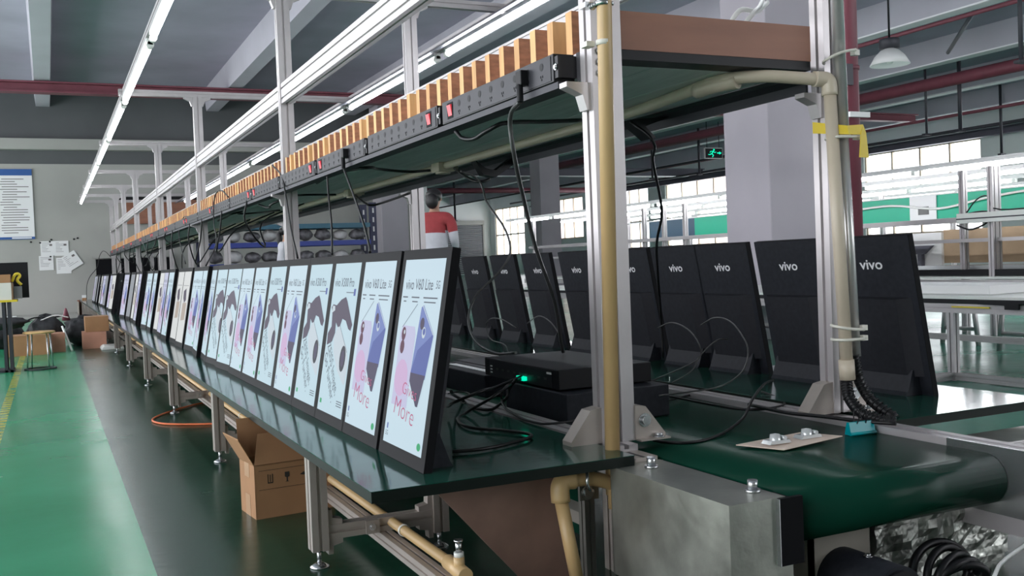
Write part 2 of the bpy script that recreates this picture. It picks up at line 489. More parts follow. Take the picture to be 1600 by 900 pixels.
# roller shutter, service door grille, yellow sign on the far wall
t = thing('roller_shutter', 'dark grey roller shutter in the far wall beyond the standing person', 'shutter', (23.2, 55.9, 0))
f = MB()
for k in range(26): f.box(22.0, 24.4, 55.88, 55.95, .05 + k * .115, .05 + k * .115 + .095, 'shutter')
f.build('slat_curtain', t)
f = MB(); f.box(21.9, 22.0, 55.84, 55.98, 0, 3.2, 'wall_paint'); f.box(24.4, 24.5, 55.84, 55.98, 0, 3.2, 'wall_paint'); f.box(21.9, 24.5, 55.8, 55.98, 3.05, 3.3, 'wall_paint')
f.build('shutter_frame', t)
t = thing('wall_notice', 'small yellow and white notice high on the far wall left of the shutter', 'sign', (20.3, 55.95, 3.2))
f = MB(); f.box(19.9, 20.8, 55.9, 55.95, 2.95, 3.35, 'sign_yellow'); f.build('lower_sheet', t)
f = MB(); f.box(19.9, 20.8, 55.9, 55.95, 3.4, 3.85, 'paper_warm'); f.build('upper_sheet', t)
t = thing('steel_cabinet', 'grey louvred metal cabinet against the far wall behind the displays', 'cabinet', (19.6, 55.4, 0))
f = MB(); f.box(18.7, 20.8, 55.0, 55.9, 0, 1.75, 'wall_cool'); f.build('body', t)
f = MB()
for k in range(9): f.box(19.0, 20.5, 54.96, 55.0, .5 + k * .12, .56 + k * .12, 'shutter')
f.build('louvre', t)

# ---------------------------------------------------------------- pipes, rods and lamps under the roof
def pipe_thing(name, label, pts, r, m, cat='pipe', group=None, n=10, base=None):
    f = MB(); f.tube(pts, r, m, n, 0)
    return solo(f, name, label, cat, group)
pipe_thing('sprinkler_main', 'thick red pipe running along the right side of the roof', [(16.9, -2, 4.1), (16.9, 33, 4.1)], .13, 'red_steel')
pipe_thing('sprinkler_branch', 'thin red pipe below the first pale roof rib right of the red pillar', [(12.6, 4, 4.15), (12.6, 30, 4.15)], .035, 'red_steel')
pipe_thing('sprinkler_branch', 'thin red pipe beyond the thick red roof pipe', [(21.0, 8, 4.0), (21.0, 40, 4.0)], .04, 'red_steel')
pipe_thing('roof_conduit', 'thin dark conduit close to the window wall under the roof', [(23.6, 8, 3.95), (23.6, 50, 3.95)], .05, 'dark_steel')
pipe_thing('sprinkler_pipe', 'red pipe crossing the far bay above the windows', [(12, 40, 3.9), (24, 40, 3.9)], .12, 'red_steel')
pipe_thing('roof_conduit', 'thin dark conduit crossing in front of the far windows', [(19, 22, 3.72), (19, 50, 3.72)], .035, 'dark_steel')
RODS = [(17.3, 14.6, 3.1, .04), (17.0, 15.2, 3.1, .025), (12.1, 9.2, 3.2, .03), (15.6, 11.0, 2.9, .05), (14.3, 10.0, 2.9, .035),
        (19.0, 26.0, 3.3, .04), (18.2, 27.5, 3.3, .03), (20.4, 24.4, 3.6, .045), (16.6, 28.5, 3.2, .035), (21.2, 36.0, 3.3, .045),
        (19.2, 38.5, 3.1, .045), (17.0, 42.0, 2.7, .05), (14.5, 43.0, 2.9, .05), (22.2, 17.5, 3.0, .035), (11.0, 7.0, 3.4, .03)]
for i, (x, y, z, r) in enumerate(RODS):
    f = MB(); f.tube([(x, y, 4.75), (x, y, z)], r, 'dark_steel', 8, 0)
    f.box(x - .09, x + .09, y - .05, y + .05, z - .04, z, 'dark_steel')
    solo(f, 'hanger_rod', 'dark hanger rod dropping from the roof, %s from the near end of the right bay' % nth(sorted(RODS, key=lambda q: q[1]).index(RODS[i]) + 1), 'hanger rod', 'hanger rods under the roof')
f = MB(); f.tube([(12.75, 10.1, 4.6), (14.9, 12.8, 4.2)], .035, 'grey_steel', 8, 0)
f.box(12.6, 12.9, 10.0, 10.2, 4.58, 4.66, 'grey_steel')
solo(f, 'roof_brace', 'grey diagonal brace between two roof ribs right of the pendant lamp', 'brace')

def pendant(x, y, z, s, label):
    t = thing('pendant_lamp', label, 'lamp', (x, y, z))
    f = MB(); f.lathe([(.03 * s, .20 * s), (.10 * s, .17 * s), (.17 * s, .10 * s), (.225 * s, .0), (.215 * s, .0), (.16 * s, .09 * s), (.09 * s, .155 * s), (.0, .17 * s)], (x, y, z), 'white_paint', 28)
    f.build('lamp_shade', t)
    f = MB(); f.lathe([(0, .30 * s), (.11 * s, .30 * s), (.115 * s, .28 * s), (.115 * s, .19 * s), (.0, .19 * s)], (x, y, z), 'dark_steel', 20); f.build('ballast_box', t)
    f = MB(); f.lathe([(0, .13 * s), (.03 * s, .13 * s), (.045 * s, .06 * s), (.03 * s, .02 * s), (0, .01 * s)], (x, y, z), 'white_plastic', 14); f.build('bulb', t)
    f = MB(); f.cyl((x, y, z + .3 * s), (x, y, 4.75), .012 * s, 'black_plastic', 6); f.build('suspension_wire', t)
pendant(9.0, 8.55, 2.86, 1.0, 'round white pendant lamp hanging beside the red pillar')
pendant(18.0, 18.3, 3.15, 1.0, 'small distant pendant lamp hanging in front of the window wall')
t = thing('exit_sign', 'green lit running man exit sign hanging under the roof', 'sign', (18.5, 24.6, 3.7))
f = MB(); f.box(18.2, 18.85, 24.6, 24.66, 3.62, 3.95, 'white_paint'); f.build('case', t)
f = MB(); f.box(18.22, 18.83, 24.585, 24.6, 3.64, 3.93, 'black_plastic')
f.prism([(18.52 + .028 * math.cos(w), 3.885 + .028 * math.sin(w)) for w in [2 * PI * i / 10 for i in range(10)]], 'Y', 24.57, 24.585, 'led_green')
for a, b, wd in (((18.50, 3.85), (18.44, 3.77), .022), ((18.44, 3.77), (18.50, 3.72), .018), ((18.50, 3.72), (18.46, 3.665), .016), ((18.44, 3.77), (18.37, 3.74), .018), ((18.37, 3.74), (18.31, 3.745), .015),
                 ((18.49, 3.84), (18.56, 3.80), .014), ((18.56, 3.80), (18.60, 3.825), .012), ((18.49, 3.845), (18.40, 3.84), .014), ((18.40, 3.84), (18.37, 3.80), .012)):
    dx, dz = b[0] - a[0], b[1] - a[1]; L_ = math.hypot(dx, dz); nx, nz = -dz / L_ * wd / 1.6, dx / L_ * wd / 1.6
    f.prism([(a[0] + nx, a[1] + nz), (b[0] + nx, b[1] + nz), (b[0] - nx, b[1] - nz), (a[0] - nx, a[1] - nz)], 'Y', 24.572, 24.585, 'led_green')
f.prism([(18.64, 3.775), (18.72, 3.775), (18.72, 3.745), (18.80, 3.79), (18.72, 3.835), (18.72, 3.805), (18.64, 3.805)], 'Y', 24.57, 24.585, 'led_green')
f.build('lit_face', t)
f = MB(); f.cyl((18.3, 24.63, 3.95), (18.3, 24.63, 4.75), .012, 'dark_steel', 6); f.cyl((18.75, 24.63, 3.95), (18.75, 24.63, 4.75), .012, 'dark_steel', 6); f.build('hanger', t)
# red pillar pipe with clamp plate
t = thing('red_pipe_pillar', 'dark red vertical pipe rising to the roof right of the conveyor', 'pipe', (3.53, 3.62, 0))
f = MB(); f.cyl((3.53, 3.62, 0), (3.53, 3.62, 4.75), .052, 'red_steel', 24)
f.lathe([(.052, 1.6), (.058, 1.6), (.058, 1.62), (.052, 1.62)], (3.53, 3.62, 0), 'red_steel'); f.build('pipe', t)
f = MB(); f.box(3.46, 3.50, 3.55, 3.565, 1.52, 1.62, 'dark_steel'); f.build('clamp_plate', t)
f = MB(); f.box(3.475, 3.60, 3.55, 3.566, 1.37, 1.395, 'white_paint'); f.build('tape_band', t)

# ================================================================== FRAMES OF THE LINE
LX, RX = 1.225, 1.925           # centres of the two post lines
BAYS = [2.055, 5.43, 8.80, 12.17, 15.5, 18.0, 20.0, 21.6]
def gusset(mb, x, y, z, sx, sz, m='alu', L=.075, t=.036, axis='X'):
    """triangular die-cast corner between a vertical and a horizontal profile"""
    c = .012
    if axis == 'X':
        pts = [(x, z), (x + sx * L, z), (x + sx * L, z + sz * c), (x + sx * L * .35, z + sz * L * .45), (x + sx * c, z + sz * L), (x, z + sz * L)]
        mb.prism(pts, 'Y', y - t / 2, y + t / 2, m)
    else:
        pts = [(y, z), (y + sx * L, z), (y + sx * L, z + sz * c), (y + sx * L * .35, z + sz * L * .45), (y + sx * c, z + sz * L), (y, z + sz * L)]
        mb.prism(pts, 'X', x - t / 2, x + t / 2, m)
def bolt(mb, p, r=.009, h=.010, axis='Z', m='steel', s=1):
    d = {'Z': Vector((0, 0, h * s)), 'Y': Vector((0, h * s, 0)), 'X': Vector((h * s, 0, 0))}[axis]
    p = Vector(p)
    mb.cyl(p, p + d * .25, r * 1.55, m, 14); mb.cyl(p + d * .25, p + d, r, m, 12)
for k, y in enumerate(BAYS):
    wherek = 'nearest the camera' if k == 0 else '%s bay from the near end' % nth(k + 1)
    t = thing('aluminium_portal_frame', 'slotted aluminium portal frame over the conveyor, ' + wherek, 'frame', (1.575, y, 0.305), 'portal frames along the conveyor line')
    wl = .082 if k == 0 else .072
    f = MB(); profile(f, 'Z', LX, y, wl, .056, .305, 2.25); f.build('post', t)
    rx, rw = (RX, .052) if k == 0 else (RX + .035, .074)
    f = MB(); profile(f, 'Z', rx, y, rw, .052, .305, 2.25); f.build('post', t)
    f = MB(); profile(f, 'X', y, 2.275, .045, .05, .60, 2.70); f.build('crossbeam', t)
    for (gx, sx) in ((LX - wl / 2, -1), (LX + wl / 2, 1), (rx - rw / 2, -1), (rx + rw / 2, 1)):
        f = MB(); gusset(f, gx, y, 2.25, sx, -1); f.build('corner_bracket', t)
    if k < 3:
        for (gx, sx) in ((LX - wl / 2, -1), (rx - rw / 2, -1)):
            f = MB(); gusset(f, gx, y, 1.165, sx, -1, L=.065); f.build('corner_bracket', t)
    if k == 0:
        for (gx, sx, yy) in ((LX - wl / 2, -1, y + .01), (LX + wl / 2, 1, y - .01), (RX - .026, -1, y), (RX + .026, 1, y)):
            f = MB()
            f.prism([(gx, .305), (gx + sx * .085, .305), (gx + sx * .085, .315), (gx + sx * .030, .385), (gx, .390)], 'Y', yy - .022, yy + .022, 'alu_shaded')
            if sx == 1:
                bolt(f, (gx + .026, yy - .022, .352), r=.011, axis='Y', s=-1); bolt(f, (gx + .060, yy - .030, .309), r=.010, axis='Z')
                f.box(gx + .0, gx + .085, yy - .045, yy - .022, .305, .309, 'alu_shaded')
            f.build('foot_bracket', t)
# rails running the length of the line
f = MB(); profile(f, 'Y', LX - .005, 1.708, .05, .108, 1.45, 21.7); solo(f, 'upper_rail', 'double slotted aluminium rail running high along the left posts', 'rail')
f = MB(); profile(f, 'Y', RX + .0, 1.700, .03, .060, 1.6, 21.7); solo(f, 'upper_rail', 'slim white aluminium rail on the right posts behind the wooden blocks', 'rail')
f = MB(); profile(f, 'Y', 2.60, 2.285, .07, .05, 2.0, 21.8); solo(f, 'light_rail', 'aluminium rail carrying the right row of tube lights', 'rail')
f = MB(); profile(f, 'Y', .655, 2.275, .05, .05, 2.0, 21.8); solo(f, 'light_rail', 'aluminium rail carrying the left row of tube lights', 'rail')
f = MB(); f.prism([(2.56, 2.262), (2.45, 2.215), (2.455, 2.21), (2.57, 2.255)], 'Y', 2.2, 21.6, 'grey_steel'); solo(f, 'light_reflector', 'long dark sloping reflector strip beside the right tube lights', 'reflector')

def tube_light(x, y0, y1, z, label, group):
    t = thing('tube_light', label, 'tube light', (x, (y0 + y1) / 2, z), group)
    f = MB(); f.tube([(x, y0 + .04, z), (x, y1 - .04, z)], .017, 'tube_glass', 10, 0); f.build('tube', t)
    f = MB(); f.box(x - .022, x + .022, y0 + .02, y1 - .02, z + .020, z + .045, 'white_paint')
    f.build('fitting', t)
    for a, b in ((y0, y0 + .045), (y1 - .045, y1)):
        f = MB(); f.cyl((x, a, z), (x, b, z), .023, 'white_plastic', 12); f.box(x - .015, x + .015, a, b, z, z + .03, 'white_plastic'); f.build('end_cap', t)
ends = [1.9, 4.25, 6.62, 9.05, 11.45, 13.85, 16.2, 18.6, 21.2]
for k in range(8):
    tube_light(.655, ends[k], ends[k + 1] - .15, 2.205, 'glowing fluorescent tube in the left row over the aisle, %s from the near end' % nth(k + 1), 'left row of tube lights')
for k in range(8):
    tube_light(2.60, ends[k], ends[k + 1] - .15, 2.215, 'glowing fluorescent tube in the right row behind the wooden blocks, %s from the near end' % nth(k + 1), 'right row of tube lights')

# ---------------------------------------------------------------- the two display tables
def table(x0, x1, y0, y1, name, label, out):
    t = thing(name, label, 'table', ((x0 + x1) / 2, y0, 0))
    f = MB(); f.box(x0 + .001, x1 - .001, y0 + .001, y1, .281, .3035, 'table_edge'); f.build('edge_band', t)
    f = MB(); f.box(x0, x1, y0, y1, .3035, .305, 'table_top'); f.build('table_top', t)
    return t
TL = table(.556, 1.168, 1.875, 21.8, 'display_table', 'long dark green glossy workbench along the aisle under the lit displays', 1)
TR = table(1.945, 2.53, 1.86, 21.6, 'display_table', 'long dark green workbench right of the conveyor under the display backs', -1)
TRE = [2.44, 4.02, 5.58, 7.12, 8.80, 10.45, 12.1, 13.8, 15.5, 17.2, 18.9, 20.6]
for k, y in enumerate(TRE):
    t = thing('table_trestle', 'aluminium trestle with levelling feet under the left workbench, %s from the near end' % nth(k + 1), 'trestle', (.73, y, 0), 'trestles under the left workbench')
    for x in (.583, .905):
        f = MB(); profile(f, 'Z', x, y, .042, .05, .045, .281, 'alu_shaded'); lg = f.build('leg', t)
        f = MB(); f.cyl((x, y, .006), (x, y, .05), .0055, 'steel', 10); f.lathe([(0, .012), (.010, .012), (.024, .004), (.024, 0), (0, 0)], (x, y, 0), 'steel', 18); f.lathe([(0, .04), (.012, .04), (.012, .046), (0, .046)], (x, y, 0), 'steel', 6); f.build('levelling_foot', lg)
    f = MB(); profile(f, 'X', y, .088, .036, .036, .604, .884, 'alu_shaded'); f.build('crossbar', t)
    for (gx, s) in ((.604, 1), (.884, -1)):
        for sz in (1, -1):
            f = MB(); gusset(f, gx, y, .088 + sz * .018, s, sz, 'alu_shaded', L=.038, t=.03); f.build('corner_bracket', t)
    f = MB(); f.box(.700, .735, y - .027, y - .019, .071, .105, 'alu_shaded'); bolt(f, (.717, y - .027, .088), .006, .006, 'Y', 'steel', -1); f.build('joint_plate', t)
f = MB(); profile(f, 'Y', .752, .055, .034, .030, 1.2, 21, 'alu_shaded'); solo(f, 'floor_rail', 'long low aluminium rail joining the trestles under the left workbench', 'rail')
t = thing('air_pipe', 'tan plastic pipe lying along the low rail under the workbench', 'pipe', (.772, 6, .106))
f = MB(); f.cyl((.772, 1.98, .09), (.772, 20.9, .09), .0125, 'pvc_tan', 14); f.build('pipe', t)
f = MB(); f.cyl((.772, 1.93, .085), (.772, 2.03, .09), .017, 'pvc_tan', 14); f.cyl((.772, 1.965, .09), (.772, 1.965, .118), .012, 'pvc_tan', 14); f.build('elbow', t)
f = MB(); f.cyl((.772, 1.965, .118), (.772, 1.965, .128), .011, 'white_plastic', 12); f.cyl((.772, 1.965, .128), (.772, 1.965, .150), .007, 'steel', 12); f.cyl((.772, 1.965, .150), (.772, 1.965, .155), .010, 'steel', 12); f.build('valve', t)
for yy in (2.33, 3.2, 4.6):
    f = MB(); f.lathe([(.0135, -.004), (.0155, -.004), (.0155, .004), (.0135, .004)], (0, 0, 0), 'zip_tie', 14); f.xform(Matrix.Translation((.772, yy, .09)) @ Matrix.Rotation(PI / 2, 4, 'X')); f.build('zip_tie', t)
for k, y in enumerate((2.5, 4.1, 5.7, 7.3, 8.9)):
    t = thing('table_trestle', 'aluminium trestle under the right workbench, %s from the near end' % nth(k + 1), 'trestle', (2.2, y, 0), 'trestles under the right workbench')
    for x in (2.02, 2.46):
        f = MB(); profile(f, 'Z', x, y, .042, .05, 0, .281, 'alu_shaded'); f.build('leg', t)
    f = MB(); profile(f, 'X', y, .088, .036, .036, 2.041, 2.439, 'alu_shaded'); f.build('crossbar', t)

# ================================================================== THE CONVEYOR
t = thing('belt_conveyor', 'belt conveyor with glossy dark green belt between the two workbenches', 'conveyor', (1.55, 1.46, 0))
r = .056; cy, cz = 1.535, .226
loop = [(cy - r * math.sin(a), cz + r * math.cos(a)) for a in [PI * i / 16 for i in range(17)]]
loop = [(21.5, cz + r), (21.4, cz + r), (1.62, cz + r), (1.56, cz + r)] + loop + [(1.56, cz - r), (1.62, cz - r), (21.4, cz - r), (21.5, cz - r)]
inner = [(cy - (r - .004) * math.sin(a), cz + (r - .004) * math.cos(a)) for a in [PI * i / 16 for i in range(17)]]
q = r - .004
inner = [(21.5, cz + q), (21.4, cz + q), (1.62, cz + q), (1.56, cz + q)] + inner + [(1.56, cz - q), (1.62, cz - q), (21.4, cz - q), (21.5, cz - q)]
f = MB(); f.prism(loop + inner[::-1], 'X', 1.262, 1.868, 'belt', False)
bo = f.build('belt', t)
for p in bo.data.polygons:
    if abs(p.normal.x) < .5 and p.center.y < 21.45: p.use_smooth = True
f = MB(); f.cyl((1.258, cy, cz), (1.872, cy, cz), r - .005, 'steel', 28); f.build('end_roller', t)
f = MB(); profile(f, 'Y', 1.215, .268, .062, .074, 1.985, 21.5, 'alu'); f.build('side_rail', t)
f = MB(); profile(f, 'Y', 1.903, .262, .062, .074, 1.30, 21.5, 'alu'); f.build('side_rail', t)
f = MB(); f.box(1.875, 1.935, 1.30, 1.90, .11, .225, 'alu'); f.box(1.87, 1.876, 1.40, 1.64, .15, .30, 'steel')
bolt(f, (1.882, 1.400, .226), .018, .016, 'X', 'steel', -1); bolt(f, (1.905, 1.299, .17), .008, .008, 'Y', 'steel', -1); f.build('bearing_plate', t)
f = MB(); f.box(1.186, 1.246, 1.902, 1.984, .232, .290, 'alu_shaded'); f.box(1.208, 1.216, 1.905, 1.975, .290, .2905, 'black_plastic'); f.build('adjuster_slot', t)
for k, y in enumerate((2.03, 5.4, 8.8, 12.2)):
    for x in (1.205, 1.915):
        f = MB(); profile(f, 'Z', x, y, .04, .05, 0, .231, 'alu_shaded'); f.build('leg', t)
    f = MB(); profile(f, 'X', y, .09, .036, .036, 1.225, 1.895, 'alu_shaded'); f.build('crossbar', t)
# sheet metal drive cover
t = thing('drive_cover', 'galvanised sheet metal drive cover with bolts at the conveyor end', 'cover', (1.18, 1.69, .1))
f = MB()
f.box(1.118, 1.250, 1.474, 1.900, .2795, .2815, 'galv'); f.box(1.118, 1.120, 1.476, 1.900, .04, .2795, 'galv'); f.box(1.118, 1.228, 1.474, 1.476, .04, .2795, 'galv')
f.box(1.118, 1.258, 1.898, 1.900, .04, .2795, 'galv'); f.build('housing', t)
f = MB(); f.box(1.228, 1.284, 1.464, 1.474, .152, .2805, 'black_gloss'); f.box(1.228, 1.2605, 1.474, 1.520, .152, .2795, 'black_gloss'); f.box(1.2265, 1.228, 1.463, 1.474, .152, .2805, 'steel'); f.build('side_plate', t)
f = MB(); f.box(1.228, 1.278, 1.49, 1.53, .0, .1515, 'galv'); f.build('support_leg', t)
for (x, y) in ((1.185, 1.835), (1.222, 1.535)):
    f = MB(); bolt(f, (x, y, .2815), .010, .024, 'Z'); f.build('bolt', t)
# under the belt: motor, grey panel, crumpled sheet, coiled hose, legs
t = thing('gear_motor', 'round black drive motor under the belt end', 'motor', (1.50, 1.56, 0))
f = MB(); f.cyl((1.50, 1.44, .045), (1.50, 1.80, .045), .068, 'black_powder', 32); f.build('motor_body', t)
f = MB(); f.cyl((1.50, 1.43, .045), (1.50, 1.44, .045), .060, 'black_plastic', 32); bolt(f, (1.50, 1.52, .113), .006, .006); f.build('end_shield', t)
f = MB(); f.box(1.42, 1.585, 1.60, 1.61, 0, .167, 'panel_grey'); f.box(1.42, 1.43, 1.60, 1.70, 0, .167, 'panel_grey')
solo(f, 'grey_partition', 'plain grey metal panel behind the motor under the belt', 'panel')
f = MB()
vs, fs = [], []
rnd = random.Random(3)
nx_, nz_ = 16, 8
for j in range(nz_ + 1):
    for i in range(nx_ + 1):
        vs.append((1.60 + i / nx_ * .42, 1.60 + rnd.uniform(-.006, .006) + .0, .02 + j / nz_ * .15))
for j in range(nz_):
    for i in range(nx_):
        a = j * (nx_ + 1) + i
        fs.append((a, a + 1, a + nx_ + 2, a + nx_ + 1))
f.add(vs, fs, 'crumple'); f.box(1.60, 2.02, 1.612, 1.62, .0, .17, 'crumple')
solo(f, 'sheet_metal_guard', 'dented shiny sheet metal guard under the right end of the belt', 'guard')
t = thing('coiled_hose', 'coil of black cable lying under the belt in front of the dented guard', 'cable', (1.68, 1.50, 0))
for q in range(5):
    f = MB(); a = q * 7
    pts = [(1.69 + (.085 - q * .008) * math.cos(w), 1.50 + .02 * math.sin(w + q) - q * .012, .050 + (.062 - q * .007) * math.sin(w)) for w in [2 * PI * i / 24 for i in range(25)]]
    f.tube(pts, .009, 'rubber', 8, 2); f.build('coil', t)
# right end deck beyond the conveyor rail: pale sheet metal frames by the table
f = MB(); f.box(1.935, 2.42, 1.28, 1.845, .235, .243, 'galv'); f.box(1.935, 2.42, 1.28, 1.30, .19, .235, 'alu')
solo(f, 'side_deck', 'smooth pale metal deck beside the belt end below the right workbench', 'deck')
for k, y in enumerate((1.42, 1.62)):
    f = MB(); profile(f, 'X', y, .255, .03, .024, 1.95, 2.9); solo(f, 'cross_rail', 'pale aluminium rail lying across the side deck, %s from the camera' % nth(k + 1), 'rail')

# tan water pipe up the left post and under the table
t = thing('riser_pipe', 'tan plastic riser pipe clamped to the near left post', 'pipe', (1.175, 1.965, .2))
f = MB(); f.cyl((1.162, 1.965, .2), (1.224, 1.985, 2.6), .0175, 'pvc_tan', 20); f.build('riser', t)
f = MB(); f.cyl((1.165, 1.955, .17), (1.165, 1.955, .262), .0205, 'pvc_tan', 20); f.build('tee', t)
f = MB(); f.tube([(1.165, 1.955, .225), (1.10, 1.955, .246), (1.04, 1.955, .25)], .0165, 'pvc_tan', 18, 3); f.build('branch', t)
f = MB(); f.tube([(1.055, 1.955, .250), (1.03, 1.955, .250), (1.018, 1.953, .240), (1.016, 1.95, .205)], .0215, 'pvc_tan', 18, 4); f.build('elbow', t)
f = MB(); f.cyl((1.016, 1.95, .215), (1.045, 1.93, -.0), .0155, 'pvc_tan', 18); f.build('drop_pipe', t)
f = MB(); f.tube([(1.085, 1.955, .272), (1.078, 1.935, .262), (1.075, 1.930, .243), (1.085, 1.935, .226), (1.10, 1.95, .220)], .004, 'steel', 8, 3); f.build('clamp', t)
for z, m_ in ((1.335, 'steel'), (1.245, 'zip_tie')):
    f = MB(); f.lathe([(.0165, -.006), (.0185, -.006), (.0185, .006), (.0165, .006)], (1.187, 1.975, z), m_, 20)
    f.box(1.150, 1.172, 1.99, 2.02, z - .006, z + .006, m_)
    if m_ == 'steel': bolt(f, (1.168, 1.99, z - .004), .006, .008, 'Y', 'steel', -1); f.cyl((1.203, 1.968, z), (1.211, 1.968, z), .005, 'steel')
    f.build('pipe_clip', t)
t = thing('steel_bracket', 'dark steel upright bar with bolted bracket under the table end', 'bracket', (1.12, 2.01, 0))
f = MB(); profile(f, 'Z', 1.115, 2.01, .026, .03, 0, .235, 'brass_dark'); f.build('bar', t)
f = MB(); f.box(1.085, 1.135, 1.985, 1.992, .19, .245, 'brass_dark'); bolt(f, (1.105, 1.985, .208), .011, .008, 'Y', 'steel', -1); bolt(f, (1.118, 1.985, .236), .006, .006, 'Y', 'steel', -1); f.build('plate', t)
f = MB(); f.prism([(.718, .281), (1.04, .281), (1.07, 0), (.962, 0)], 'Y', 2.005, 2.013, 'flap_board')
solo(f, 'hanging_board', 'brown fibre board with a slanting edge hanging under the table end', 'board')
f = MB()
for (z0, z1, m_) in ((.155, .185, 'belt'), (.13, .155, 'brass_dark'), (.10, .13, 'panel_grey'), (.075, .10, 'belt')):
    f.box(1.145, 1.155, 2.09, 2.75, z0, z1, m_)
solo(f, 'guide_panel', 'green and grey striped side panel low behind the drive cover', 'panel')

# ================================================================== OVERHEAD SHELF
t = thing('overhead_shelf', 'long overhead shelf on the posts with brown end board and wooden blocks along its edge', 'shelf', (1.57, 2.035, 1.215))
f = MB(); f.box(1.268, 1.896, 2.10, 21.6, 1.235, 1.248, 'shelf_under')
for b0, b1 in zip(BAYS[:-1], BAYS[1:]): f.box(1.19, 1.268, b0 + .045, b1 - .045, 1.235, 1.248, 'shelf_under')
f.build('shelf_board', t)
f = MB()
for x0, x1 in ((1.268, 1.40), (1.405, 1.60), (1.605, 1.72), (1.725, 1.83), (1.835, 1.851)):
    f.box(x0, x1, 2.10, 21.6, 1.222, 1.235, 'shelf_under')
f.build('underside_planks', t)
f = MB(); f.box(1.267, 1.852, 2.028, 2.045, 1.246, 1.338, 'wood_board'); f.build('end_board', t)
f = MB(); f.box(1.266, 1.852, 2.030, 2.10, 1.2225, 1.246, 'black_plastic'); f.build('end_strip', t)
f = MB(); f.prism([(1.852, 1.222), (1.896, 1.222), (1.896, 1.175), (1.888, 1.175), (1.888, 1.20), (1.852, 1.21)], 'Y', 2.09, 21.6, 'dark_steel'); f.build('edge_channel', t)
rest = MB(); nblk = 0
rnd = random.Random(5)
for k in range(194):
    y = 2.138 + k * .1
    if any(abs(y + .016 - b) < .05 for b in BAYS): continue
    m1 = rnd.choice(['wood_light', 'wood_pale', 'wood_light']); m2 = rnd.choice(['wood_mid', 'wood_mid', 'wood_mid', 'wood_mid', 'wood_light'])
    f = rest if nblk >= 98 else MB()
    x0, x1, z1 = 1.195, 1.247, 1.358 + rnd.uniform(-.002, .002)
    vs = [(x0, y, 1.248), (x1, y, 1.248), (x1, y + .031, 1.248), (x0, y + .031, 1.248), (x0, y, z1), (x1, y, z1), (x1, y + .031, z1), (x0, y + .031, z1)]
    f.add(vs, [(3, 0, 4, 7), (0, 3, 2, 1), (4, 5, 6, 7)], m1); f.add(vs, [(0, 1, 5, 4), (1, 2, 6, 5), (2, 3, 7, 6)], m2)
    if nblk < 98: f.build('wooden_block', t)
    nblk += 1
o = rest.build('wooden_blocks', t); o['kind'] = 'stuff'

# conduit and junction boxes under the shelf
t = thing('wiring_conduit', 'cream plastic conduit with junction boxes under the overhead shelf', 'conduit', (1.7, 2.05, 1.1))
f = MB(); f.tube([(1.70, 21, 1.205), (1.70, 20.6, 1.205), (1.70, 3.0, 1.205), (1.70, 2.8, 1.205), (1.69, 2.6, 1.205), (1.65, 2.30, 1.205), (1.632, 2.16, 1.205), (1.65, 2.09, 1.205), (1.71, 2.045, 1.204), (1.78, 2.015, 1.198), (1.852, 1.995, 1.192)], .0165, 'pvc_cream', 16, 4); f.build('pipe', t)
f = MB(); f.tube([(1.64, 2.24, 1.197), (1.632, 2.15, 1.197), (1.655, 2.085, 1.197)], .021, 'pvc_cream', 16, 4); f.build('bend', t)
f = MB(); f.tube([(1.835, 2.0, 1.194), (1.866, 1.992, 1.192), (1.874, 1.988, 1.182), (1.874, 1.986, 1.15)], .0205, 'pvc_cream', 16, 4); f.build('elbow', t)
f = MB(); f.cyl((1.874, 1.986, 1.17), (1.895, 1.975, .43), .0165, 'pvc_cream', 18); f.build('drop_pipe', t)
f = MB(); f.cyl((1.894, 1.976, .455), (1.896, 1.975, .402), .0205, 'pvc_cream', 18); f.build('socket', t)
for y in (4.33, 5.85, 7.5, 9.2, 11.0, 12.9):
    f = MB(); f.box(1.66, 1.745, y - .05, y + .05, 1.178, 1.221, 'pvc_cream'); f.lathe([(0, 1.170), (.036, 1.170), (.036, 1.178)], (1.70, y, 0), 'pvc_cream', 20)
    f.cyl((1.745, y, 1.20), (1.775, y, 1.20), .012, 'pvc_cream', 12); f.build('junction_box', t, bevel=.003)
t = thing('metal_conduit', 'shiny steel conduit tube strapped to the near right post', 'pipe', (1.95, 1.99, .46))
f = MB(); f.cyl((1.884, 1.985, 2.7), (1.914, 1.985, 1.05), .0165, 'alu_pipe', 18); f.cyl((1.916, 1.985, 1.06), (1.938, 1.985, .46), .0125, 'alu_pipe', 18); f.build('tube', t)
f = MB(); f.lathe([(.0135, -.007), (.019, -.007), (.019, .007), (.0135, .007)], (1.915, 1.985, 1.052), 'zip_tie', 18); f.build('collar', t)
for i, (z, dz) in enumerate(((1.262, .02), (1.04, .0), (.535, -.01), (.508, .0))):
    f = MB(); xs = 1.862 + (1.25 - z) * .0
    pts = [(1.894, 2.025, z - dz), (1.872, 2.0, z - dz), (1.878, 1.966, z - dz * .5), (1.91, 1.958, z), (1.943, 1.962, z + dz * .3), (1.957, 1.975, z + dz * .5)]
    f.tube(pts, .0042, 'zip_tie', 6, 4); f.box(1.945, 1.963, 1.966, 1.982, z - .006, z + .008, 'zip_tie')
    solo(f, 'cable_tie', 'pale cable tie around the near right post, ' + ['topmost of four', 'just under the yellow tape', 'upper of the lowest pair', 'lowest of four'][i], 'cable tie', 'cable ties on the near right post')
f = MB()
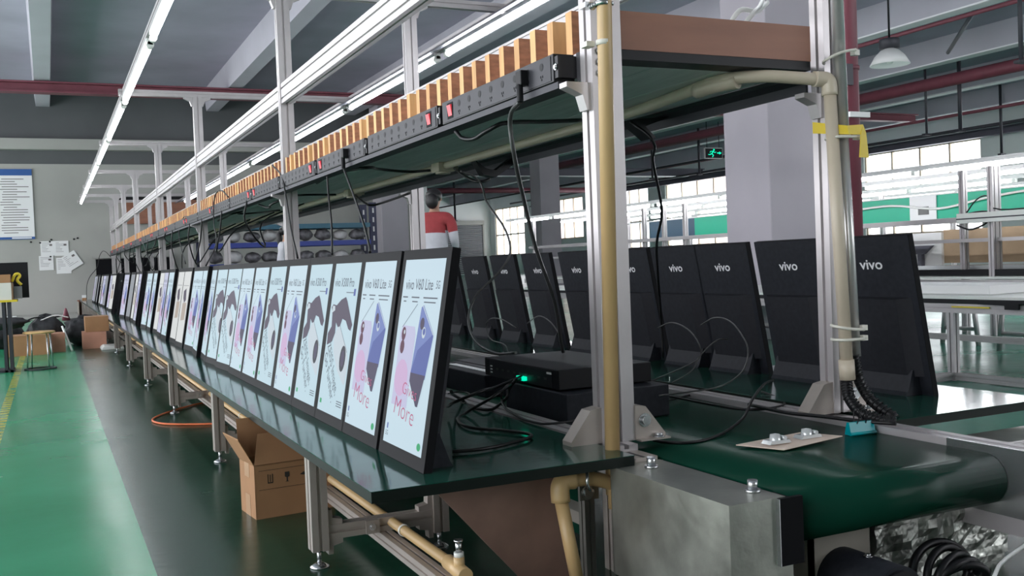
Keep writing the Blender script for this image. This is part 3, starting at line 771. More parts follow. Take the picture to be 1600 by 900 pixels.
f.add([(1.846, 2.022, 1.085), (1.90, 1.955, 1.068), (1.905, 1.955, 1.045), (1.846, 2.022, 1.055), (1.955, 1.955, 1.072), (1.958, 1.953, 1.045),
       (1.965, 1.955, 1.05), (1.972, 1.955, .985), (1.935, 1.951, .985), (1.942, 1.951, 1.045)],
      [(0, 1, 2, 3), (1, 4, 5, 2), (4, 6, 7, 8, 9)], 'tape_yellow')
o = solo(f, 'warning_tape', 'yellow tape wrapped round the near right post with a hanging end', 'tape')
md = o.modifiers.new('thick', 'SOLIDIFY'); md.thickness = .0015
# corrugated hoses
CAB = {
'c1':[(1.120,2.265,1.221),(1.130,2.356,1.209),(1.140,2.396,1.132),(1.160,2.423,1.041),(1.250,2.558,0.928),(1.350,2.688,0.781),(1.450,2.774,0.618),(1.500,2.835,0.489),(1.520,2.845,0.392),(1.520,2.792,0.345)],
'c2':[(1.500,3.627,1.112),(1.600,3.682,1.081),(1.600,3.614,0.991),(1.600,3.443,0.868),(1.600,3.410,0.781),(1.550,3.407,0.710),(1.450,3.398,0.629),(1.350,3.249,0.545),(1.300,3.063,0.479),(1.300,2.908,0.453),(1.300,2.757,0.465)],
'c3':[(1.720,2.715,1.183),(1.750,2.635,1.112),(1.800,2.714,1.060),(1.900,2.821,0.899),(1.950,2.934,0.792),(2.000,3.009,0.677),(2.050,3.073,0.509),(2.050,3.069,0.366)],
'loop1':[(1.900,4.10,0.305),(1.900,4.138,0.359),(1.900,4.318,0.385),(1.900,4.349,0.455),(1.900,4.198,0.482),(1.900,4.019,0.448)],
'loop2':[(1.900,3.899,0.473),(1.900,3.783,0.508),(1.900,3.678,0.487),(1.900,3.590,0.432)],
'loop3':[(2.000,3.021,0.486),(2.000,2.930,0.508),(2.000,2.834,0.488),(2.000,2.773,0.442),(2.000,2.772,0.396),(1.950,2.808,0.360),(1.900,2.873,0.325),(1.700,2.683,0.329),(1.500,2.508,0.351)],
'loop4':[(2.050,2.828,0.500),(2.050,2.753,0.528),(2.000,2.601,0.526),(1.950,2.475,0.488),(1.920,2.412,0.444),(1.900,2.417,0.386),(1.850,2.448,0.345),(1.700,2.404,0.344),(1.500,2.271,0.365)],
'loop5':[(2.050,2.680,0.459),(2.000,2.673,0.459),(1.950,2.696,0.412),(1.900,2.682,0.364),(1.850,2.722,0.326)],
't1':[(0.950,2.425,0.411),(1.178,2.915,0.312),(1.145,2.670,0.314),(1.239,2.738,0.320),(1.220,2.622,0.388),(1.280,2.694,0.395)],
't2':[(1.045,2.698,0.330),(1.000,2.414,0.397),(1.150,2.582,0.389),(1.280,2.681,0.400)],
't3':[(1.280,2.704,0.390),(1.120,2.539,0.368),(1.085,2.658,0.312),(1.018,2.553,0.312),(0.996,2.413,0.312),(1.051,2.309,0.312),(1.076,2.208,0.312),(0.992,2.145,0.312),(0.896,2.118,0.312),(0.830,2.129,0.312)],
't4':[(1.280,2.677,0.393),(1.220,2.669,0.374),(1.220,2.700,0.332),(1.192,2.570,0.312),(1.173,2.349,0.312),(1.230,2.329,0.312),(1.333,2.353,0.312)],
't5':[(1.199,3.091,0.312),(1.255,3.103,0.312),(1.245,2.990,0.312)],
'b1':[(1.583,2.538,0.286),(1.365,2.132,0.286),(1.385,2.019,0.286),(1.482,2.020,0.286),(1.671,2.133,0.300),(1.742,2.178,0.340),(1.886,2.298,0.360),(1.961,2.349,0.360)],
'b2':[(1.773,2.799,0.300),(1.768,2.569,0.300),(1.764,2.398,0.300),(1.788,2.251,0.300),(1.905,2.247,0.300),(1.995,2.372,0.300),(2.004,2.457,0.310)],
'b3':[(1.591,2.498,0.290),(1.807,2.626,0.290),(1.987,2.665,0.290),(1.973,2.482,0.290)],
'b4':[(1.807,2.275,0.310),(1.791,2.093,0.310),(1.819,2.001,0.310),(1.843,1.879,0.310),(1.881,1.800,0.310)],
'h1':[(1.150,4.342,1.181),(1.150,4.335,1.089),(1.100,4.118,0.936),(1.000,3.754,0.803)],
'h2':[(1.140,3.925,1.187),(1.140,3.936,1.057),(1.050,3.507,0.930),(0.950,3.100,0.815),(0.900,2.934,0.792)],
'h3':[(1.140,5.457,1.326),(1.130,5.183,1.240),(1.100,4.966,1.108),(1.000,4.440,0.926),(0.900,3.905,0.795)],
'h4':[(1.140,6.916,1.260),(1.130,7.135,1.322),(1.120,7.402,1.288),(1.100,7.348,1.123),(1.000,6.617,0.940),(0.850,6.054,0.793)],
'h5':[(1.140,8.194,1.223),(1.140,9.016,1.250),(1.140,9.689,1.187),(1.100,9.324,0.997),(1.000,8.241,0.830)],
'h6':[(1.100,23.931,1.191),(1.000,24.558,1.354),(0.950,25.541,1.259),(0.800,21.596,0.857),(0.700,22.478,0.666),(0.680,22.195,0.429)],
'h7':[(1.140,13.740,1.271),(1.100,13.063,1.109),(1.100,12.466,0.939),(1.000,11.019,0.828)],
'u1':[(1.300,5.124,1.202),(1.250,4.616,1.196),(1.220,4.187,1.174),(1.250,4.049,1.169),(1.400,4.385,1.216),(1.600,4.510,1.224),(1.680,4.444,1.211)],
'u2':[(1.140,2.784,1.150),(1.150,2.760,1.126),(1.160,2.695,1.116),(1.160,2.600,1.125),(1.200,2.575,1.145),(1.400,2.701,1.173),(1.600,2.806,1.210)],
'u3':[(1.700,4.185,1.182),(1.680,3.957,1.111),(1.700,3.886,1.094),(1.750,3.909,1.107)],
'u4':[(1.200,6.173,1.157),(1.200,5.888,1.122),(1.200,5.531,1.141),(1.400,5.916,1.195),(1.600,5.856,1.192)],
'u5':[(1.200,7.825,1.146),(1.250,7.772,1.167),(1.300,7.497,1.189),(1.400,7.844,1.228),(1.600,7.457,1.201)],
'u6':[(1.700,5.790,1.183),(1.700,5.538,1.108),(1.750,5.550,1.108),(1.800,5.092,1.139)],
'orange':[(0.735,4.991,0.006),(0.609,5.068,0.006),(0.486,5.189,0.006),(0.451,5.366,0.006),(0.542,5.585,0.006),(0.781,5.868,0.006),(0.925,5.876,0.006)],
'hose1':[(1.900,1.983,0.399),(1.890,1.969,0.358),(1.900,1.936,0.318),(1.930,1.889,0.301),(1.950,1.866,0.297)],
'hose2':[(1.930,1.986,0.462),(1.940,1.984,0.403),(1.960,1.961,0.343),(1.980,1.894,0.299)],
'conduit':[(1.675,5.910,1.200),(1.711,5.037,1.200),(1.696,4.334,1.200),(1.653,3.586,1.200),(1.698,2.736,1.200),(1.618,2.126,1.200),(1.600,2.022,1.200),(1.657,2.017,1.200)],
'conduitEnd':[(1.692,2.060,1.210),(1.875,2.000,1.190)],
'wcab':[(1.671,2.200,1.386),(1.782,2.300,1.444),(1.907,2.400,1.480),(2.043,2.500,1.542)],
'whiteLR':[(1.663,1.350,0.091),(1.739,1.380,0.102),(1.813,1.400,0.116)],

}
for nm, lab in (('hose1', 'black corrugated hose leaving the cream pipe at the near right post'), ('hose2', 'black corrugated hose leaving the steel tube at the near right post')):
    f = MB(); P = CAB[nm]
    f.tube(P, .0135, 'rubber', 12, 6)
    pts = [Vector(p) for p in P]
    for i in range(len(pts) - 1):
        for k in range(6):
            q = pts[i].lerp(pts[i + 1], k / 6); d = (pts[i + 1] - pts[i]).normalized()
            f.cyl(q - d * .002, q + d * .002, .0155, 'rubber', 12)
    solo(f, 'corrugated_hose', lab, 'hose')

# ================================================================== POWER STRIPS
def socket(mb, y, z, x):
    mb.lathe([(.0, 0), (.0095, 0)], (0, 0, 0), 'black_plastic', 14)
    k = len(mb.v) - 28
    mb.xform(Matrix.Translation((x - .0008, y, z + .012)) @ Matrix.Rotation(-PI / 2, 4, 'Y'), k)
    for (dy, dz, w, h) in ((-.005, -.012, .0014, .006), (.005, -.012, .0014, .006), (0, -.019, .0016, .005)):
        mb.box(x - .0012, x, y + dy - w, y + dy + w, z + dz - h / 2, z + dz + h / 2, 'black_plastic')
def power_strip(y0, L, flip, label):
    t = thing('power_strip', label, 'power strip', (1.155, y0 + L / 2, 1.18), 'power strips along the overhead shelf')
    z0, z1 = 1.178, 1.246
    f = MB(); f.box(1.127, 1.185, y0, y0 + L, z0, z1, 'pdu_case'); f.build('housing', t, bevel=.0015)
    f = MB(); f.box(1.1255, 1.127, y0 + .012, y0 + L - .012, z0 + .004, z1 - .004, 'pdu_face'); f.build('face_plate', t)
    ys = y0 + L - .07 if flip else y0 + .07
    f = MB(); f.box(1.1245, 1.1255, ys - .022, ys + .022, z0 + .010, z1 - .010, 'black_gloss'); w = f.build('switch_frame', t)
    f = MB(); f.prism([(1.1245, 1.196), (1.1245, 1.230), (1.119, 1.228), (1.122, 1.212)], 'Y', ys - .014, ys + .014, 'red_switch'); f.build('red_switch', w)
    n = 8
    for i in range(n):
        y = (y0 + .06 + i * (L - .20) / (n - 1)) if flip else (y0 + .14 + i * (L - .20) / (n - 1))
        if y0 < 9:
            f = MB(); socket(f, y, 1.212, 1.1255); f.build('socket', t)
    f = MB(); f.box(1.13, 1.182, y0 - .018, y0, z0 + .008, z1 - .008, 'pdu_case'); bolt(f, (1.128, y0 - .009, 1.212), .005, .004, 'X', 'steel', -1); f.build('end_bracket', t)
    return t
yy = 2.115
for k in range(24):
    power_strip(yy, .74, k % 2 == 0, 'black power strip with red switch under the wooden blocks, %s from the near end' % nth(k + 1)); yy += .785
t = thing('mounting_bracket', 'black bolted bracket holding the nearest power strip to the post', 'bracket', (1.2, 2.05, 1.17))
f = MB(); f.add([(1.182, 2.097, 1.178), (1.212, 2.020, 1.170), (1.212, 2.020, 1.252), (1.182, 2.097, 1.246), (1.180, 2.095, 1.178), (1.209, 2.018, 1.170), (1.209, 2.018, 1.252), (1.180, 2.095, 1.246)], [(0, 1, 2, 3), (4, 7, 6, 5), (0, 4, 5, 1), (3, 2, 6, 7), (1, 5, 6, 2)], 'pdu_case'); f.build('plate', t)
for z in (1.186, 1.212, 1.238):
    f = MB(); bolt(f, (1.204, 2.024, z), .0055, .005, 'Y', 'steel', -1); f.build('bolt', t)
f = MB(); f.box(1.13, 1.182, 2.1, 21.2, 1.160, 1.176, 'dark_steel'); solo(f, 'cable_tray', 'long black cable tray running under the power strips', 'cable tray')

# ---------------------------------------------------------------- hanging leads
def plug(mb, p, d=(0, 0, -1)):
    p = Vector(p)
    mb.box(p.x - .020, p.x + .004, p.y - .016, p.y + .016, p.z - .018, p.z + .020, 'black_plastic')
    mb.tube([p + Vector((-.016, 0, -.014)), p + Vector((-.016, 0, -.06))], .009, 'black_plastic', 10, 0)
def lead(key, label, r=.0042, m='rubber', with_plug=False, name='power_lead', cat='cable', group='power leads hanging from the strips', pts=None):
    t = thing(name, label, cat, tuple((pts or CAB[key])[-1]), group)
    P = [tuple(p) for p in (pts or CAB[key])]
    if key[0] == 'u': P = [(a, b, min(c, 1.198)) for a, b, c in P]
    if key == 'c1': P = P[:-2] + [(1.52, 2.86, .444)]
    if with_plug:
        f = MB(); plug(f, (1.124, P[0][1], 1.212)); f.build('plug', t, bevel=.003)
        P = [(1.108, P[0][1], 1.155)] + P[2:]
    f = MB(); f.tube(P, r, m, 8, 5); f.build('lead', t)
    return t
# second plug housing beside the big one
lead('c1', 'thick black power lead with a plug curving from the nearest strip down to the belt', .0062, 'grey_wire', True)
lead('c2', 'black lead hanging from the second junction box and curling left above the belt', .0045, 'grey_wire')
lead('c3', 'black lead hanging in front of the display backs between the two near posts', .0048)
for k, l in (('loop1', 'small grey wire loop in front of the fourth display back'), ('loop2', 'thin grey wire arch in front of the fifth display back'),
             ('loop3', 'round loop of grey lead in front of the display backs, left of two'), ('loop4', 'large round loop of grey lead in front of the display backs, right of two'),
             ('loop5', 'short grey lead curve inside the right loop')):
    lead(k, l, .0024, 'grey_wire', name='signal_wire', group='wires looping before the display backs')
for k, l, r in (('t1', 'black lead drooping from the media box across the left bench', .0045), ('t2', 'black lead running taut from the media box to the lit displays', .0045),
             ('t3', 'black lead zigzagging across the left workbench behind the nearest display', .0045), ('t4', 'black lead curling around the front of the lower black box', .0035), ('t5', 'thin lead stub lying behind the nearest lit display', .002),
             ('b1', 'black lead sweeping in a wide curve over the green belt', .0040), ('b2', 'black lead looping over the aluminium rail beside the right post', .0040),
             ('b3', 'black lead crossing the belt diagonally', .0035), ('b4', 'black lead running along the belt to the corrugated hoses', .0050)):
    lead(k, l, r, 'rubber', name='loose_lead', group='leads lying on the line')
for k, l in (('h1', 'black lead dropping from the third power strip to the sixth lit display'), ('h2', 'black lead dropping from the third power strip with a bend'),
             ('h3', 'black lead hanging past the second bay post'), ('h4', 'black lead arching up from a strip and down in front of the third bay post'), ('h5', 'short black lead hanging left of the third bay post'), ('h7', 'thin black lead hanging near the fifth bay')):
    lead(k, l, .0045, with_plug=(k in ('h2',)))
lead('h6', 'black lead drooping at the far end of the left bench', .006, pts=[(1.1, 20.2, 1.12), (1.0, 20.6, 1.25), (.93, 20.8, 1.16), (.88, 20.8, .95), (.74, 20.9, .76), (.68, 20.9, .6), (.66, 20.9, .32)])
for k, l in (('u1', 'black lead sagging under the shelf left of the first junction box'), ('u2', 'bundle of black leads under the nearest power strip'), ('u3', 'short black lead from the nearest junction box'),
             ('u4', 'black lead running to the second junction box'), ('u5', 'black lead running to the third junction box'), ('u6', 'short black lead beside the second junction box')):
    lead(k, l, .0065, name='shelf_lead', group='leads under the overhead shelf')
rnd = random.Random(11)
for k in range(14):
    y = 6.2 + k * .95 + rnd.uniform(-.2, .2)
    dr = rnd.uniform(.08, .42)
    pts = [(1.13, y, 1.19), (1.12, y + .05, 1.17 - dr * .4), (1.18 + rnd.uniform(-.1, .1), y + .2, 1.17 - dr), (1.3, y + rnd.uniform(.3, .6), 1.15 - dr * .3), (1.6, y + .5, 1.195)]
    f = MB(); f.tube(pts, .006, 'rubber', 6, 4)
    solo(f, 'sagging_lead', 'black lead sagging below the power strips, %s from the near end' % nth(k + 1), 'cable', 'leads sagging below the far power strips')
f = MB(); f.prism([(1.72, 1.19), (1.80, 1.13), (1.82, 1.135), (1.78, 1.17), (1.88, 1.205)], 'Y', 2.72, 2.78, 'black_plastic')
solo(f, 'cable_strap', 'flat black strap clipped under the shelf near the right post', 'strap')
f = MB(); f.prism([(1.70, 1.20), (1.74, 1.13), (1.80, 1.12), (1.88, 1.17), (1.88, 1.205), (1.80, 1.15), (1.75, 1.16)], 'Y', 3.95, 4.0, 'black_plastic')
solo(f, 'cable_strap', 'flat black strap under the shelf beside the nearest junction box', 'strap')
lead('orange', 'orange cable lying on the dark floor under the left workbench', .005, 'orange_wire', name='floor_cable', group=None)
f = MB(); f.tube([(1.67, 2.15, 1.338), (1.72, 2.15, 1.40), (1.80, 2.18, 1.41), (1.90, 2.25, 1.46)], .007, 'white_wire', 8, 5); f.tube([(1.71, 2.15, 1.338), (1.76, 2.15, 1.39), (1.83, 2.2, 1.43), (1.90, 2.27, 1.47)], .007, 'white_wire', 8, 5)
f.box(1.60, 1.74, 2.12, 2.3, 1.336, 1.340, 'white_wire')
solo(f, 'white_cable', 'pair of white cables rising behind the brown end board', 'cable')
f = MB(); f.tube([(1.64, 1.35, .06), (1.66, 1.352, .085), (1.72, 1.38, .1), (1.83, 1.40, .12), (1.95, 1.42, .15)], .004, 'white_wire', 8, 5)
solo(f, 'white_cable', 'thin white cable at the lower right in front of the dented guard', 'cable')

# ================================================================== DISPLAYS
TH = math.atan(.088 / .480)
PM = Matrix(((1, 0, 0, 0), (0, math.sin(TH), -math.cos(TH), 0), (0, math.cos(TH), math.sin(TH), 0), (0, 0, 0, 1)))  # x, h, out -> x, y, z
DW, DH = .315, .488
SX0, SX1, SH0, SH1 = -.132, .132, .030, .464
def UV(u, v, o=.0): return Vector((SX0 + u * (SX1 - SX0), SH0 + v * (SH1 - SH0), .0012 + o))
def poly(mb, pts, m, o=0.0):
    n = len(pts)
    a = sum(pts[i][0] * pts[(i + 1) % n][1] - pts[(i + 1) % n][0] * pts[i][1] for i in range(n))
    if a < 0: pts = pts[::-1]
    mb.add([PM @ UV(u, v, o) for u, v in pts], [tuple(range(n))], m)
def ell(u, v, ru, rv, n=14): return [(u + ru * math.cos(2 * PI * i / n), v + rv * math.sin(2 * PI * i / n)) for i in range(n)]
def line(a, b, w):
    dx, dy = (b[0] - a[0]) * .275, (b[1] - a[1]) * .436; L = math.hypot(dx, dy)
    nx, ny = -dy / L * w / .275, dx / L * w / .436
    return [(a[0] + nx, a[1] + ny), (b[0] + nx, b[1] + ny), (b[0] - nx, b[1] - ny), (a[0] - nx, a[1] - ny)]
def stext(mb, s, u, v, size, m, sx=1.0, rot=0.0, bold=0.0, o=.0008):
    put_text(mb, s, PM @ Matrix.Translation(UV(u, v, o)) @ Matrix.Rotation(rot, 4, 'Z'), size, m, sx, bold)
def screen(kind):
    f = MB()
    bgm = {'A': 's_bg', 'B': 's_bg2', 'O': 's_off', 'L': 's_lav', 'W': 's_cream'}[kind]
    poly(f, [(0, 0), (1, 0), (1, 1), (0, 1)], bgm, -.0006)
    if kind in 'AL':
        stext(f, 'vivo V60 Lite', .44, .862, .036, 's_text', .95, bold=.004); stext(f, '5G', .90, .862, .026, 's_text', .8, PI / 2 * 0)
        for a, b in ((.05, .18), (.28, .48), (.58, .92)):
            poly(f, line((a, .795), (b, .795), .0016), 's_text', .0004); poly(f, line((a + .03, .772), (b - .03, .772), .0014), 's_text', .0004)
        poly(f, [(.10, .21), (.50, .21), (.50, .60), (.46, .64), (.16, .64), (.10, .60)], 's_pink', .0002)
        poly(f, ell(.27, .36, .17, .10), 's_pink2', .0004)
        poly(f, line((.14, .63), (.46, .76), .0010), 's_text', .0004)
        poly(f, ell(.20, .595, .055, .038), 's_lens', .0005); poly(f, ell(.20, .525, .055, .038), 's_lens', .0005); poly(f, ell(.215, .605, .02, .012), 's_white', .0006)
        poly(f, [(.57, .745), (.62, .757), (.93, .615), (.90, .50), (.60, .41), (.50, .40)], 's_blue2', .0003)
        poly(f, [(.93, .615), (.935, .60), (.86, .38), (.52, .37), (.50, .40), (.60, .52)], 's_blue', .0004)
        poly(f, [(.86, .40), (.77, .235), (.72, .235), (.50, .355), (.50, .40)], 's_plum', .0005)
        poly(f, line((.60, .755), (.93, .61), .0016), 's_white', .0006)
        poly(f, ell(.64, .66, .05, .032), 's_plum', .0006); poly(f, ell(.70, .615, .045, .03), 's_white', .0005); poly(f, ell(.705, .62, .03, .018), 's_blue', .0006)
        stext(f, 'Gives', .54, .300, .040, 's_red', 1.15, -.10, -.012); stext(f, 'More', .46, .190, .060, 's_red', 1.10, -.12, -.014)
        poly(f, ell(.92, .045, .045, .02), 's_green', .0004)
        poly(f, [(.07, .075), (.10, .075), (.10, .105), (.07, .105)], 's_blue', .0004); stext(f, '5G', .085, .05, .016, 's_text')
    elif kind == 'B':
        stext(f, 'vivo X300 Pro', .46, .868, .036, 's_text', .95, bold=.004)
        poly(f, line((.58, .805), (.86, .805), .0012), 's_text', .0004); poly(f, [(.86, .785), (.93, .785), (.93, .83), (.86, .83)], 's_blue', .0004)
        poly(f, [(.59, .775), (.66, .75), (.80, .68), (.96, .60), (.92, .56), (.83, .57), (.70, .62), (.56, .63), (.50, .58), (.42, .57), (.32, .60), (.34, .53), (.26, .47), (.20, .46), (.06, .44), (.04, .52), (.16, .57), (.12, .66), (.06, .70), (.12, .72), (.26, .715), (.42, .755)], 's_brown', .0004)
        poly(f, [(.10, .66), (.22, .68), (.20, .71), (.10, .71)], 's_white', .0005)
        poly(f, [(.46, .60), (.54, .56), (.88, .44), (.98, .36), (.95, .22), (.90, .215), (.62, .29), (.38, .40), (.32, .50)], 's_white', .0003)
        poly(f, line((.46, .60), (.90, .42), .0010), 's_text', .0005)
        poly(f, ell(.76, .375, .11, .085, 18), 's_blk', .0005); poly(f, ell(.76, .375, .07, .055, 14), 's_plum', .0006)
        stext(f, 'ZEISS Image,', .42, .30, .042, 's_text', .9, -.75); stext(f, 'Go Further.', .32, .235, .042, 's_text', .9, -.75)
        poly(f, [(.08, .05), (.15, .05), (.15, .08), (.08, .08)], 's_green', .0004)
        for i in range(3): poly(f, line((.74, .10 - i * .015), (.94, .10 - i * .015), .0012), 's_text', .0004)
    elif kind == 'W':
        poly(f, line((.1, .8), (.9, .8), .0012), 's_text', .0004); poly(f, [(.25, .72), (.60, .76), (.72, .60), (.52, .55), (.30, .62)], 's_brown', .0004)
        poly(f, [(.30, .30), (.85, .32), (.85, .56), (.30, .55)], 's_gold', .0003)
    return f
def display_parts(root, kind, sub=True):
    f = MB(); f.box(-DW / 2, DW / 2, 0, DH, -.020, 0, 'black_gloss')
    f.box(-DW / 2 + .001, DW / 2 - .001, .002, DH - .002, -.0208, -.0198, 'black_powder')
    f.xform(PM); f.build('panel', root, rel=False, bevel=.002)
    s_ = screen(kind).build('screen', root, rel=False)
    f = MB(); z = [(-.135, .06), (.135, .06), (.135, .30), (-.135, .30)]
    zi = [(-.100, .065), (.100, .065), (.100, .30), (-.100, .30)]
    vs = [(x, h, -.0205) for x, h in z] + [(x, h, -.050) for x, h in zi]
    f.add(vs, [(4, 5, 6, 7), (2, 3, 7, 6), (0, 1, 5, 4)], 'black_side'); f.add(vs, [(1, 2, 6, 5), (3, 0, 4, 7)], 'black_lit_side')
    f.xform(PM); f.build('rear_box', root, rel=False)
    f = MB(); f.prism([(.012, .0), (.086, 0), (.078, .012), (.056, .075), (.034, .075)], 'X', -.115, .115, 'black_powder'); f.build('foot', root, rel=False)
    f = MB(); put_text(f, 'vivo', PM @ Matrix.Translation((0, .400, -.0212)) @ Matrix.Rotation(PI, 4, 'Y'), .044, 'logo', 1.25, .016); f.build('logo', root, rel=False)
def make_display(kind, label, group):
    t = thing('display_stand', label, 'display', (0, 0, 0), group); display_parts(t, kind); return t
GL, GR = 'lit displays on the left workbench', 'displays seen from behind on the right workbench'
PROTO = {}
bpy.context.view_layer.update()
def place(kind, x, y, rz, label, group, pitch=0.0):
    if kind not in PROTO:
        o = make_display(kind, label, group); PROTO[kind] = (o, list(o.children))
    else:
        src, kids = PROTO[kind]
        o = src.copy(); COL.objects.link(o)
        for ch in kids:
            c = ch.copy(); COL.objects.link(c); c.parent = o
        o['label'] = label; o['group'] = group
    o.location = (x, y, .3052); o.rotation_euler = (0, 0, rz)
    return o
seq = 'AABBABAABBAAAWWALWAALLWOLOLLWLOOLWOOL'
desc = {'A': 'lit Gives More phone screen', 'B': 'lit Go Further phone screen', 'W': 'lit screen with cream box', 'L': 'lit lavender phone screen', 'O': 'dim grey screen'}
ys = [2.125, 2.46, 2.762, 3.068, 3.385, 3.70, 4.01, 4.315, 4.635, 4.95, 5.27, 5.60, 5.95, 6.32, 6.72, 7.16]
rnd = random.Random(2)
while len(ys) < 37: ys.append(ys[-1] + .38 + .018 * (len(ys) - 15))
ys = [y for y in ys if y < 21.3]
for k, y in enumerate(ys):
    kd = seq[k % len(seq)]
    a = 0 if k < 8 else rnd.uniform(-.07, .07) if k < 18 else rnd.choice([-.25, -.12, 0, .06, .1])
    place(kd, .700 if k < 12 else .70 + rnd.uniform(-.01, .02), y, -PI / 2 + a, desc[kd] + ', %s display from the near end of the left bench' % nth(k + 1), GL)
ysr = [2.245, 2.615, 2.975, 3.275, 3.62, 4.09, 4.50, 4.91, 5.32, 5.75, 6.2, 6.65, 7.1, 7.6, 8.1, 8.6, 9.2, 9.8, 10.5, 11.2, 12.0, 12.9, 13.8]
for k, y in enumerate(ysr):
    kd = 'AB'[k % 2]
    where = 'right of the near right post' if k == 0 else '%s from the near end of the right bench' % nth(k + 1)
    place(kd, 2.355, y, PI / 2 + (rnd.uniform(-.04, .04) if k > 4 else 0), 'matt black display back with white logo, ' + where, GR)

# ================================================================== BOXES ON THE BELT
t = thing('media_box', 'flat black player box with green connector stacked on a larger black box', 'electronics box', (1.44, 2.72, .376))
f = MB(); f.box(1.29, 1.60, 2.46, 2.98, .378, .436, 'black_plastic'); f.build('case', t, bevel=.003)
f = MB(); f.box(1.2885, 1.29, 2.50, 2.94, .382, .430, 'pdu_case')
for k in range(9): f.box(1.2878, 1.2885, 2.53 + k * .042, 2.548 + k * .042, .402, .408, 'grey_wire')
for k in range(3): f.box(1.2878, 1.2885, 2.915, 2.93, .390 + k * .010, .394 + k * .010, 'white_wire')
f.box(1.2878, 1.2885, 2.50, 2.53, .420, .426, 'white_wire'); f.build('port_panel', t)
f = MB(); f.box(1.276, 1.288, 2.66, 2.71, .388, .400, 'led_green'); f.build('green_connector', t)
f = MB(); f.box(1.28, 1.62, 2.40, 2.80, .283, .374, 'black_powder'); solo(f, 'black_carton', 'plain black box on the belt under the player box', 'box', bevel=.003)
f = MB(); f.box(1.34, 1.66, 3.10, 3.62, .283, .360, 'black_powder'); solo(f, 'black_carton', 'plain black box on the belt behind the player box', 'box', bevel=.003)
f = MB()
for k in range(3):
    f.box(1.38 + k * .03, 1.60 + k * .03, 3.16 + k * .05, 3.54 + k * .04, .361 + k * .003, .363 + k * .003, 'paper' if k == 0 else 'pdu_face')
solo(f, 'loose_sheets', 'few loose sheets lying on the black box behind the player box', 'sheets')
# card, clear clips and the teal binder clip on the belt
f = MB(); f.add([(1.462, 1.893, .292), (1.525, 1.797, .288), (1.735, 1.83, .292), (1.70, 1.94, .289), (1.462, 1.893, .290), (1.525, 1.797, .286), (1.735, 1.83, .290), (1.70, 1.94, .287)],
        [(0, 1, 2, 3), (7, 6, 5, 4), (0, 4, 5, 1), (1, 5, 6, 2), (2, 6, 7, 3), (3, 7, 4, 0)], 'card')
solo(f, 'packaging_card', 'pinkish backing card lying on the green belt', 'card')
for k, (x, y) in enumerate(((1.55, 1.85), (1.655, 1.86))):
    f = MB(); f.prism([(x - .035, .293), (x + .03, .293), (x + .024, .301), (x - .028, .301)], 'Y', y - .016, y + .016, 'clear')
    f.lathe([(.0, .316), (.012, .314), (.014, .301)], (x - .006, y, 0), 'clear', 14)
    f.cyl((x + .014, y - .014, .305), (x + .014, y + .014, .305), .005, 'clear', 10)
    solo(f, 'plastic_clip', 'clear plastic clip on the card on the belt, ' + ('left one' if k == 0 else 'right one beside the near right post'), 'clip', 'clear clips on the backing card')
t = thing('binder_clip', 'teal binder clip with black wire handles standing on the belt edge', 'clip', (1.845, 1.90, .283))
f = MB()
M_ = Matrix.Translation((1.822, 1.86, .2825)) @ Matrix.Rotation(-.12, 4, 'Z') @ Matrix.Scale(1.22, 4)
q = MB(); q.prism([(-.011, 0), (.011, 0), (.004, .026), (-.004, .026)], 'X', -.030, .030, 'teal_clip'); q.cyl((-.031, -.010, .003), (.031, -.010, .003), .0035, 'teal_clip', 10); q.xform(M_); q.build('clip_body', t)
for s in (-1, 1):
    q = MB(); q.tube([(-.014, -.005 * s, .004), (-.010, s * .006, .026), (-.004, s * .012, .050), (.004, s * .012, .050), (.010, s * .006, .026), (.014, -.005 * s, .004)], .0012, 'black_plastic', 6, 3); q.xform(M_); q.build('wire_handle', t)

